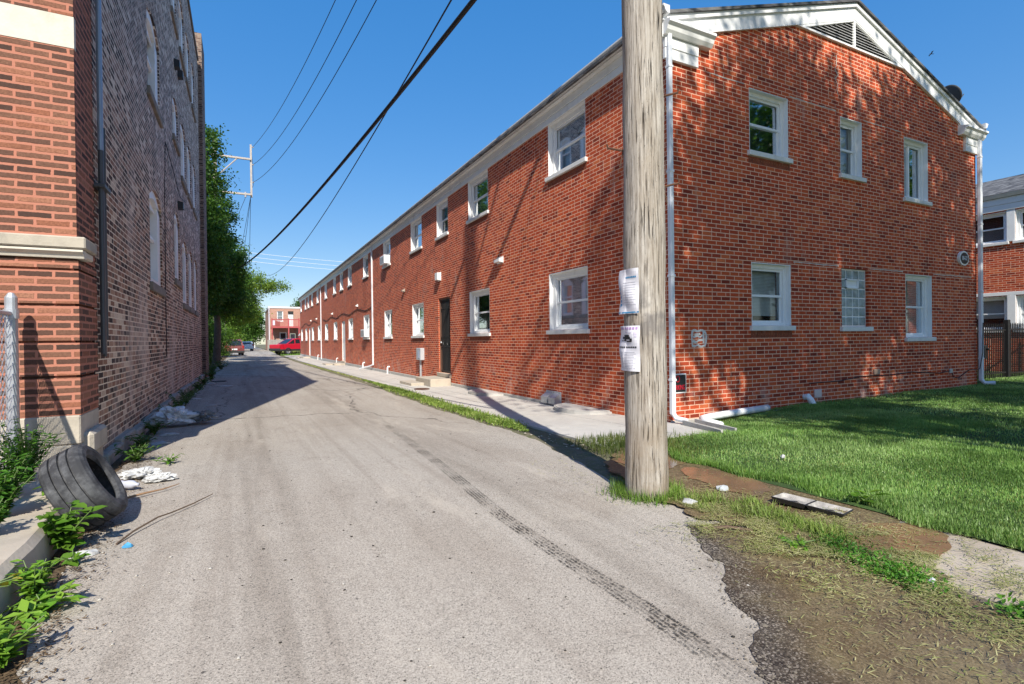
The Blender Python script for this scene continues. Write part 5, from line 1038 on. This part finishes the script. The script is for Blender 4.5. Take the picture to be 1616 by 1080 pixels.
k = RNG.integers(0, 46, 2300); x = ccx[k] + RNG.normal(0, .035, 2300); y = ccy[k] + RNG.normal(0, .035, 2300); blades('corner_grass', np.stack([x, y, np.full(2300, .018)], 1), RNG.uniform(.02, .085, 2300), .005, leafm('corner_green', (.17, .30, .04), (.42, .48, .14), .3), lean=3.2)
# clippings strewn over the mud
def clip_pts(n):
    out = []
    while len(out) < n:
        x = random.uniform(2.0, 3.95); y = random.uniform(.55, 3.4); c = 2.75 + .35*math.sin(y*1.1); q = math.exp(-((x - c)/.44)**2)*(1 if y > 1.5 else .25 + .6*max(0, y-.6))
        q *= .22 + .78*(math.sin(x*9 + math.sin(y*7)*2) + .6*math.sin(y*17 + x*4) > .1)
        if x < 2.25 + .25*max(0, y-1.2): q *= .15
        if y > 2.6 and x < 2.85: q = 0
        if random.random() < q: out.append((x, y, .022 + random.uniform(0, .012)))
    return np.array(out)
P = clip_pts(9000); blades('grass_clippings', P, RNG.uniform(.015, .06, len(P)), .0036, CLIP, flat=True)
P = clip_pts(6500); blades('green_clippings', P, RNG.uniform(.015, .05, len(P)), .004, GRASSY, flat=True)
P = np.stack([RNG.uniform(2.4, 4.0, 500), RNG.uniform(3.0, 4.6, 500), np.full(500, .026)], 1); blades('walk_clippings', P, RNG.uniform(.02, .05, 500), .004, CLIP, flat=True)
n = 700; k = RNG.integers(0, 7, n); ex = np.array([2.60, 2.40, 2.30, 2.06, 1.98, 1.66, 1.6]); ey = np.array([2.55, 2.25, 2.0, 1.78, 1.55, 1.32, .9]); k = np.minimum(k, 5); tt = RNG.random(n); x = ex[k] + (ex[k+1]-ex[k])*tt + RNG.normal(.04, .05, n); y = ey[k] + (ey[k+1]-ey[k])*tt + RNG.normal(0, .04, n)
P = np.stack([x, y, np.full(n, .006)], 1); OCT_ = [(1, 0, 0), (0, 1, 0), (-1, 0, 0), (0, -1, 0), (0, 0, .7), (0, 0, -.4)]; a = RNG.uniform(0, 6.3, n); sz = np.abs(RNG.normal(.002, .003, n)) + .0015
V, F = scatter(OCT_, [(0, 1, 4), (1, 2, 4), (2, 3, 4), (3, 0, 4)], frames(np.stack([np.cos(a), np.sin(a), np.zeros(n)], 1), np.tile([0, 0, 1.0], (n, 1)), sz, sz, sz*.6), P); struct(np_mesh('wet_edge_grit', V, F, plain('grit', (.20, .17, .13), .9)), 'stuff')
P = np.stack([RNG.uniform(1.9, 3.0, 900), RNG.uniform(.55, 1.6, 900), np.full(900, .012)], 1); P = P[P[:, 0] > 1.85 + .4*np.maximum(0, P[:, 1]-.9)]; blades('scattered_clippings', P, RNG.uniform(.012, .05, len(P)), .0034, CLIP, flat=True)
# leaf litter and little pebbles along the left edge, crumbs over the alley
n = 3400; y = RNG.uniform(2.2, 7.5, n); x = np.interp(y, [2.2, 4.6, 7.5], [-.82, -1.0, -1.1]) + RNG.normal(0, .09, n) + .05; blades('leaf_litter', np.stack([x, y, gz(x, y) + .006 + RNG.uniform(0, .012, n)], 1), RNG.uniform(.008, .035, n), .007, DRYLEAF, flat=True)
OCT_V = [(1, 0, 0), (0, 1, 0), (-1, 0, 0), (0, -1, 0), (0, 0, .7), (0, 0, -.4)]; OCT_F = [(0, 1, 4), (1, 2, 4), (2, 3, 4), (3, 0, 4), (1, 0, 5), (2, 1, 5), (3, 2, 5), (0, 3, 5)]
def crumbs(nm, P, s, mat):
    n = len(P); a = RNG.uniform(0, 6.3, n); f = np.stack([np.cos(a), np.sin(a), np.zeros(n)], 1); M = frames(f, np.tile([0, 0, 1.0], (n, 1)), s*RNG.uniform(.6, 1.2, n), s, s*.6); V, F = scatter(OCT_V, OCT_F, M, P); return struct(np_mesh(nm, V, F, mat), 'stuff')
n = 520; x = RNG.uniform(-.9, 3.2, n); y = 1.2 + RNG.random(n)**1.6*16; P = np.stack([x, y, gz(x, y) + .003], 1); crumbs('dark_crumbs', P, np.abs(RNG.normal(.002, .004, n)) + .0015, plain('dark_crumb', (.03, .026, .022), .9))
n = 700; x = np.where(RNG.random(n) < .6, -.95 + np.abs(RNG.normal(0, .3, n)), RNG.uniform(-.9, 3.5, n)); y = 1.2 + RNG.random(n)*20; P = np.stack([x, y, gz(x, y) + .003], 1); crumbs('pale_gravel', P, np.abs(RNG.normal(.005, .004, n)) + .002, plain('pale_crumb', (.5, .47, .42), .9))
n = 260; y = RNG.uniform(5, 20, n); x = np.interp(y, [5, 7, 12, 20], [3.45, 3.6, 3.75, 3.9]) + RNG.normal(0, .1, n); P = np.stack([x, y, gz(x, y) + .006], 1); crumbs('verge_gravel', P, np.abs(RNG.normal(.012, .008, n)) + .004, CONC_L)

# ------------------------------------------------------------------ trees
def tree(name, base, th, tr_, crowns, nclump, per, ls, mat, label, group, lean=(0, 0), csp=.42, cat='tree', nlimb=16, shell=.55):
    base = np.array([base[0], base[1], float(gz(base[0], base[1])) - .05]); r = root(name, tuple(base), label, cat, group); T = MB()
    top = base + np.array([lean[0], lean[1], th]); mid = (base + top)/2 + np.array([.08, -.05, 0]); T.tube([tuple(base), tuple(base + np.array([0, 0, .4])), tuple(mid), tuple(top)], [tr_*1.35, tr_, tr_*.85, tr_*.55], 12)
    wts = np.array([c[3]*c[4]*c[5] for c in crowns]); wts = wts/wts.sum(); C = []
    for k in range(nclump):
        c = crowns[RNG.choice(len(crowns), p=wts)]; d = rand_unit(1)[0]; q = RNG.uniform(shell, 1.0)**.7 if RNG.random() < .75 else RNG.uniform(.1, .8); C.append((c[0] + d[0]*c[3]*q, c[1] + d[1]*c[4]*q, c[2] + d[2]*c[5]*q))
    C = np.array(C)
    for k in RNG.choice(len(C), min(nlimb, len(C)), replace=False):
        s = mid + (top-mid)*RNG.uniform(.2, 1); e = C[k]; m_ = (s*.5 + e*.5) + np.array([0, 0, .15]); T.tube([tuple(s), tuple(m_), tuple(e)], [tr_*.38, tr_*.22, .012], 6)
    T.build('trunk', BARK, r)
    n = nclump*per; cs = csp*RNG.uniform(.6, 1.3, (nclump, 1, 1)); P = (C[:, None, :] + RNG.normal(size=(nclump, per, 3))*cs*np.array([1, 1, .75])).reshape(-1, 3); zmin = base[2] + .3; P[:, 2] = np.maximum(P[:, 2], zmin)
    Fw = RNG.normal(size=(n, 3)); Fw[:, 2] -= .3; N = RNG.normal(size=(n, 3))*.6 + np.array([0, 0, 1.0]); L = ls*RNG.uniform(.6, 1.3, n); V, F = scatter(LEAF_V, LEAF_F, frames(Fw, N, L*.62, L), P); np_mesh('crown', V, F, mat, r); return r
tg = 'trees past the old brick building'
tree('leafy_tree', (-2.3, 30.5), 6.0, .2, [(-2.0, 30.2, 6.0, 1.3, 1.8, 3.6), (-1.55, 30.8, 10.0, 1.0, 1.3, 2.4), (-2.2, 31, 4.0, 1.4, 1.8, 1.6)], 300, 130, .14, LEAFD, 'tall slim dark green tree directly past the end of the old building', tg, csp=.24)
tree('leafy_tree', (-1.35, 33.8), 4.4, .20, [(-1.45, 34.5, 5.4, 1.55, 2.0, 2.7), (-.95, 34.2, 4.0, 1.25, 1.6, 1.3), (-1.3, 35, 8.2, 1.0, 1.5, 2.2)], 280, 130, .14, LEAFD, 'dark tree with a bare grey trunk at the alley edge', tg, csp=.25)
tree('leafy_tree', (-1.9, 44.5), 4.5, .18, [(-.9, 44.5, 5.0, 1.55, 2.0, 2.6), (.1, 45.5, 4.0, 1.0, 1.4, 1.3), (-.5, 44.5, 7.6, .9, 1.0, 1.6)], 200, 110, .16, LEAFM, 'lighter green tree leaning over the alley behind the dark one', tg, csp=.28)
tree('leafy_tree', (-2.2, 52), 4.8, .18, [(-.4, 52, 4.9, 1.7, 1.8, 1.9), (1.0, 51.5, 6.5, 1.5, 1.2, .8), (2.3, 51.5, 6.3, 1.1, .9, .55), (.4, 52, 3.8, 1.2, 1.5, .8)], 230, 80, .15, LEAFL, 'yellow-green tree whose thin branches reach out over the alley', tg, csp=.32, shell=.3)
tree('shade_shrub', (-2.6, 37), 1.2, .08, [(-2.5, 36, 1.3, 1.0, 3.0, 1.3), (-2.5, 41, 1.6, 1.0, 2.5, 1.6)], 150, 90, .13, LEAFD, 'dark shrub filling the shade beneath the left trees', tg, csp=.35, cat='shrub')
tree('shade_shrub', (-2.3, 57), 1.2, .08, [(-2.1, 57, 1.5, 1.1, 2.5, 1.5)], 90, 80, .15, LEAFM, 'green shrub at the alley edge just before the maroon car', tg, csp=.35, cat='shrub')
tg2 = 'trees at the far end of the alley'
tree('leafy_tree', (-3.2, 84), 4, .2, [(-2.4, 84, 5, 2.6, 2.6, 3)], 90, 90, .3, LEAFM, 'round green tree behind the parked maroon car', tg2, csp=.6)
tree('leafy_tree', (1.6, 108), 4, .2, [(1.8, 108, 4.2, 1.6, 1.6, 3.4)], 70, 90, .32, LEAFD, 'narrow dark tree left of the pink building', tg2, csp=.5)
tree('leafy_tree', (-1.0, 125), 4, .2, [(-.8, 125, 4, 3.0, 2.2, 3.4)], 80, 90, .4, LEAFL, 'pale green tree closing the end of the alley', tg2, csp=.7)
tree('leafy_tree', (-9, 100), 6, .25, [(-9, 100, 6.5, 5, 4, 4.5)], 100, 90, .45, LEAFM, 'broad green tree far behind the left trees', tg2, csp=.9)
tree('leafy_tree', (10.2, 112), 6, .22, [(10.6, 112, 7.2, 1.7, 1.7, 2.8)], 70, 80, .34, LEAFD, 'dark tree behind the roof end of the red building', tg2, csp=.5)
# street trees behind the photographer: their dappled shade falls on the gable and lawn
tg3 = 'street trees behind the lens'
tree('street_tree', (5.6, -5.2), 8.5, .26, [(6.1, -4.6, 12.2, 2.6, 2.0, 3.6), (2.35, -4.6, 13.1, .7, .8, 2.0), (3.6, -4.6, 12.2, 1.2, 1.1, 1.9), (6.2, -4.4, 7.8, 1.5, 1.3, 1.0)], 400, 46, .22, LEAFM, 'tall street tree standing behind the photographer on the lawn', tg3, csp=.42, nlimb=26)
tree('street_tree', (10.6, -4.8), 8.0, .26, [(10.2, -4.6, 12.0, 2.5, 2.0, 3.8), (10.6, -4.4, 7.4, 1.5, 1.3, 1.0), (12.3, -4.4, 9.6, 1.2, 1.8, 2.4)], 400, 46, .22, LEAFM, 'second street tree behind the photographer farther right on the lawn', tg3, csp=.42, nlimb=26)
tree('street_tree', (24, -6), 6.0, .26, [(23, -6, 8.6, 5.0, 2.5, 5.2)], 190, 60, .34, LEAFD, 'broad street tree far to the right behind the photographer', tg3, csp=.7, nlimb=26)
tree('street_tree', (37, -6), 6.0, .26, [(36, -6, 7.6, 5.5, 2.5, 5.4)], 170, 60, .36, LEAFD, 'farthest street tree to the right behind the photographer', tg3, csp=.7, nlimb=26)
# ------------------------------------------------------------------ black fence under the left trees
r = root('black_fence', (-1.75, 29, 0), 'dark metal picket fence in the shade under the left trees', 'fence'); m = MB(); y = 24.6
while y < 33.2: m.box(-1.77, -1.74, y-.012, y+.012, -.1, 2.0); y += .13
m.build('pickets', BLACK, r); m = MB()
for z in (.2, 1.8): m.box(-1.785, -1.73, 24.5, 33.3, z-.02, z+.02)
m.build('rail', BLACK, r)

# ------------------------------------------------------------------ vehicles (local x right, y forward)
def side_prism(mb, prof, wf):   # prof: (y,z) outline ; wf(z) half width
    n = len(prof); vs = [(-wf(z), y, z) for y, z in prof] + [(wf(z), y, z) for y, z in prof]
    mb.add(vs, [tuple(range(n)), tuple(range(n, 2*n))[::-1]] + [(i, (i+1) % n, n+(i+1) % n, n+i) for i in range(n)])
def wheels(r, ys, hw, rad):
    for y in ys:
        for s in (-1, 1):
            m = MB(); m.lathe([(rad*.62, -.11), (rad*.93, -.11), (rad, -.07), (rad, .07), (rad*.93, .11), (rad*.62, .11)], (s*(hw-.10), y, rad), 28, 'x'); o = m.build('wheel', BUMP, r, True, smooth=False); ROOTLOC[o.name] = (0, 0, 0)
            m = MB(); m.lathe([(0, s*.075), (rad*.2, s*.085), (rad*.5, s*.07), (rad*.62, s*.10), (rad*.62, -s*.05)], (s*(hw-.10), y, rad), 20, 'x'); m.build('rim', CHROME, o, True)
def pickup(loc, rz):
    r = root('pickup_truck', loc, 'red pickup truck parked beyond the end of the red building', 'pickup truck', None, (0, 0, rz)); B = MB(); hw = .96; wf = lambda z: hw - .04*max(0, z-.9)
    side_prism(B, [(-2.65, .62), (-2.68, 1.10), (-2.62, 1.18), (-1.15, 1.20), (1.0, 1.20), (2.35, 1.12), (2.65, .98), (2.68, .62)], wf); B.build('body', CARRED, r, True)
    B = MB(); wt = lambda z: hw - .05 - .22*max(0, z-1.19); side_prism(B, [(-1.75, 1.21), (-.75, 1.80), (-.55, 1.86), (.55, 1.86), (.75, 1.82), (1.45, 1.21)], wt); cb = B.build('cab', CARRED, r, True); ROOTLOC[cb.name] = (0, 0, 0)
    for s in (-1, 1):
        B = MB(); X = lambda z: s*(wt(z) + .012)
        B.add([(X(1.28), -.62, 1.28), (X(1.28), .02, 1.28), (X(1.76), .02, 1.76), (X(1.76), -.55, 1.76)], [(0, 1, 2, 3)]); B.add([(X(1.28), .12, 1.28), (X(1.28), 1.18, 1.28), (X(1.76), .62, 1.76), (X(1.76), .12, 1.76)], [(0, 1, 2, 3)]); B.add([(X(1.26), -1.60, 1.26), (X(1.26), -.75, 1.26), (X(1.72), -.72, 1.72), (X(1.70), -.86, 1.70)], [(0, 1, 2, 3)]); B.build('side_window', CARG, cb, True, fix=False)
        B = MB(); B.bbox(s*(hw-.10), s*(hw+.005), -2.70, -2.60, .78, 1.12, .02); B.build('tail_lamp', TAIL, r, True)
    B = MB(); B.add([(-.70, -1.69, 1.255), (.70, -1.69, 1.255), (.62, -.80, 1.785), (-.62, -.80, 1.785)], [(0, 1, 2, 3)]); B.v = [(a, b_-.015, c+.01) for a, b_, c in B.v]; B.build('rear_window', CARG, cb, True, fix=False)
    B = MB(); B.bbox(-hw, hw, -2.80, -2.60, .48, .74, .03); B.bbox(-hw, hw, 2.55, 2.78, .48, .74, .03); B.bbox(-hw-.01, hw+.01, -2.6, 2.6, .42, .66, .03); B.build('bumper', BUMP, r, True); wheels(r, (-1.62, 1.75), hw, .42); return r
pickup((5.45, 67.0, float(gz(5.4, 67)) + .02), R(-58))
def suv(loc, rz, name, paint, label, cat, L=2.25, top=1.72):
    r = root(name, loc, label, cat, None, (0, 0, rz)); hw = .91; B = MB(); wf = lambda z: hw - .05*max(0, z-.9); side_prism(B, [(-L, .35), (-L-.02, .75), (-L+.04, 1.02), (.9, 1.02), (L-.1, .90), (L, .7), (L, .35)], wf); B.build('body', paint, r, True)
    B = MB(); wt = lambda z: hw - .05 - .30*max(0, z-1.02); side_prism(B, [(-L+.06, 1.03), (-L+.35, top-.08), (-L+.6, top), (.1, top), (.35, top-.05), (1.0, 1.03)], wt); cb = B.build('cabin', paint, r, True); ROOTLOC[cb.name] = (0, 0, 0)
    for s in (-1, 1):
        X = lambda z: s*(wt(z)+.01); B = MB(); B.add([(X(1.1), -L+.3, 1.1), (X(1.1), .75, 1.1), (X(top-.12), .25, top-.12), (X(top-.12), -L+.5, top-.12)], [(0, 1, 2, 3)]); B.build('side_window', CARG, cb, True, fix=False)
        B = MB(); B.bbox(s*(hw-.2), s*(hw-.02), -L-.03, -L+.1, .78, 1.05, .02); B.build('tail_lamp', TAIL, r, True)
    B = MB(); t0 = 1.08; B.add([(-.66, -L+.06, t0), (.66, -L+.06, t0), (.56, -L+.32, top-.14), (-.56, -L+.32, top-.14)], [(0, 1, 2, 3)]); B.v = [(a, b_-.02, c) for a, b_, c in B.v]; B.build('rear_window', CARG, cb, True, fix=False)
    B = MB(); B.bbox(-hw, hw, -L-.10, -L+.05, .30, .52, .03); B.build('bumper', BUMP if paint is not CARWH else paint, r, True); B = MB(); B.bbox(-.25, .25, -L-.045, -L-.025, .60, .74, .004); B.build('number_plate', WHITE, r, True); wheels(r, (-1.35, 1.4), hw, .35); return r
suv((-1.05, 64.0, float(gz(-.8, 63))), R(6), 'parked_suv', CARMAR, 'maroon SUV parked at the left alley edge under the trees', 'SUV'); suv((.35, 92, float(gz(.3, 92))), R(4), 'parked_car', CARWH, 'silver white car parked far down the alley', 'car', 2.2, 1.45)

# ------------------------------------------------------------------ pink building at the end
pb = root('pink_building', (3.6, 90, 0), 'pink brick two-flat with a red wooden porch at the end of the alley', 'building'); pk = lambda u, d, z: (u, 90 + d, z)
W = MB(); rect_wall(W, pk, 3.6, 13, -.2, 6.6, [(4.75, 5.65, 4.55, 6.15), (6.35, 7.15, 3.75, 6.15), (5.1, 6.1, .9, 2.8), (6.6, 7.4, .2, 2.6)], .16); W.quad((3.6, 90, -.2), (3.6, 105, -.2), (3.6, 105, 6.6), (3.6, 90, 6.6)); W.quad((3.6, 90, 6.5), (13, 90, 6.5), (13, 105, 6.5), (3.6, 105, 6.5)); W.build('wall', PINKB, pb)
m = MB(); m.box(3.5, 13, 89.9, 90.2, 6.603, 6.85); m.box(3.5, 3.75, 90.2, 105, 6.603, 6.85); m.build('coping', WHITE, pb)
m = MB(); m.bbox(3.56, 3.68, 89.85, 89.97, 0, 6.6, .01); m.build('downspout', plain('lilac_white', (.75, .72, .80), .5), pb)
window(pb, pk, 4.75, 5.65, 4.55, 6.15, 'hung', 'white', case=.08); window(pb, pk, 5.1, 6.1, .9, 2.8, 'hung', 'dark', case=.08)
m = MB(); m.box(6.4, 7.1, 90.05, 90.1, 3.76, 5.6); m.build('door', WHITE, pb); m = MB(); m.box(6.4, 7.1, 90.06, 90.1, 5.62, 6.1); m.build('transom', GREYIN, pb); m = MB(); m.box(6.65, 7.35, 90.05, 90.1, .2, 2.55); m.build('door', plain('grey_door', (.3, .3, .3), .7), pb)
m = MB(); m.box(3.85, 7.8, 88.2, 89.98, 3.45, 3.72); m.box(3.85, 7.8, 88.15, 88.25, 4.72, 4.85)
for x in np.arange(3.9, 7.8, .16): m.box(x, x+.06, 88.18, 88.22, 3.72, 4.72)
for x in (3.85, 6.2, 7.7): m.box(x, x+.18, 88.12, 88.3, -.1, 4.95)
m.prism([(7.8, 3.45), (7.8, 3.75), (10.8, 1.0), (10.8, .7)], 'y', 88.2, 88.3); m.prism([(7.8, 4.72), (7.8, 4.85), (10.8, 2.1), (10.8, 1.97)], 'y', 88.2, 88.28); m.prism([(7.8, 3.45), (7.8, 3.7), (10.8, 1.0), (10.8, .75)], 'y', 89.3, 89.4)
for k in range(13): m.box(7.85+k*.23, 8.1+k*.23, 88.3, 89.3, 3.42-k*.21, 3.46-k*.21)
m.box(5.0, 6.3, 88.2, 88.3, .8, .95); m.build('porch', DECK, pb); m = MB(); m.box(4.05, 4.35, 88.1, 88.14, 3.9, 4.6); m.build('porch_banner', plain('pale_banner', (.6, .6, .75), .6), pb); m = MB(); m.box(4.45, 5.1, 88.3, 89.0, 3.73, 4.5); m.build('porch_box', plain('brown_box', (.28, .10, .08), .8), pb)
m = MB(); m.bbox(9.2, 9.6, 95, 95.5, 6.5, 8.0, .02); m.build('chimney', plain('chimney_brick', (.2, .12, .1), .9), pb)
wf_ = root('wooden_fence', (4.8, 86, 0), 'weathered grey board fence in front of the pink building', 'fence'); m = MB(); x = 3.2
while x < 6.6: m.box(x, x+.13, 86.0, 86.03, -.1, 1.65 + .03*math.sin(x*9)); x += .14
m.build('boards', GREYWD, wf_); m = MB(); m.box(3.2, 6.6, 86.035, 86.08, .4, .5); m.box(3.2, 6.6, 86.035, 86.08, 1.2, 1.3); m.build('rail', GREYWD, wf_)
gg = root('small_garage', (9.2, 84, 0), 'small white garage behind the red pickup truck', 'garage'); m = MB(); m.box(7.7, 12, 83, 86, -.1, 2.2); m.build('wall', WHITE, gg); m = MB(); m.prism([(7.45, 2.21), (12.2, 2.21), (12.0, 2.6), (7.7, 2.6)], 'y', 82.8, 86.2); m.build('roof', plain('pale_roof', (.6, .6, .58), .7), gg)
n = 2600; x = RNG.normal(4.6, 1.0, n); y = RNG.uniform(66, 88, n); k = x > 3.5; blades('far_weeds', np.stack([x[k], y[k], gz(x[k], y[k])], 1), RNG.uniform(.1, .45, k.sum()), .05, GRASSY, lean=.6)
n = 2500; x = RNG.uniform(3.7, 10, n); y = RNG.uniform(64.0, 69, n); blades('lot_grass', np.stack([x, y, gz(x, y)], 1), RNG.uniform(.05, .22, n), .04, GRASS, lean=.6)
fh = root('far_building', (-1.5, 135, 0), 'pale low building at the far end of the alley', 'building'); m = MB(); m.box(-.5, 2.4, 135, 143, -.1, 3.2); m.build('wall', WHITE, fh); m = MB(); m.prism([(-.8, 3.21), (2.7, 3.21), (.95, 4.6)], 'y', 134.8, 143.2); m.build('roof', SHING, fh)
fh = root('far_building', (-1.5, 150, 0), 'tan brick building behind the trees at the alley end', 'building'); m = MB(); m.box(-8, 1.6, 150, 160, -.1, 7); m.build('wall', PINKB, fh); m = MB(); m.box(-8.1, 1.7, 149.9, 160.1, 7.003, 7.3); m.build('coping', WHITE, fh)

# a bird high over the lawn
bd = root('flying_bird', (44.9, 20, 21.7), 'tiny dark bird gliding high at the upper right', 'bird', None, (R(10), R(20), R(60)))
m = MB(); m.lathe([(0, -.16), (.03, -.12), (.05, -.02), (.045, .06), (.028, .11), (.03, .14), (0, .19)], (0, 0, 0), 10, 'y'); m.add([(.03, .05, 0), (.25, .12, .06), (.42, -.02, .03), (.24, -.03, .05), (.03, -.07, 0)], [(0, 1, 2, 3, 4)]); m.add([(-.03, .05, 0), (-.25, .12, .06), (-.42, -.02, .03), (-.24, -.03, .05), (-.03, -.07, 0)], [(0, 1, 2, 3, 4)]); m.add([(.02, -.13, 0), (.07, -.26, 0), (-.07, -.26, 0), (-.02, -.13, 0)], [(0, 1, 2, 3)]); m.v = [(a*.62, b_*.62, c*.62) for a, b_, c in m.v]; m.build('bird_body', BLACK, bd, True)
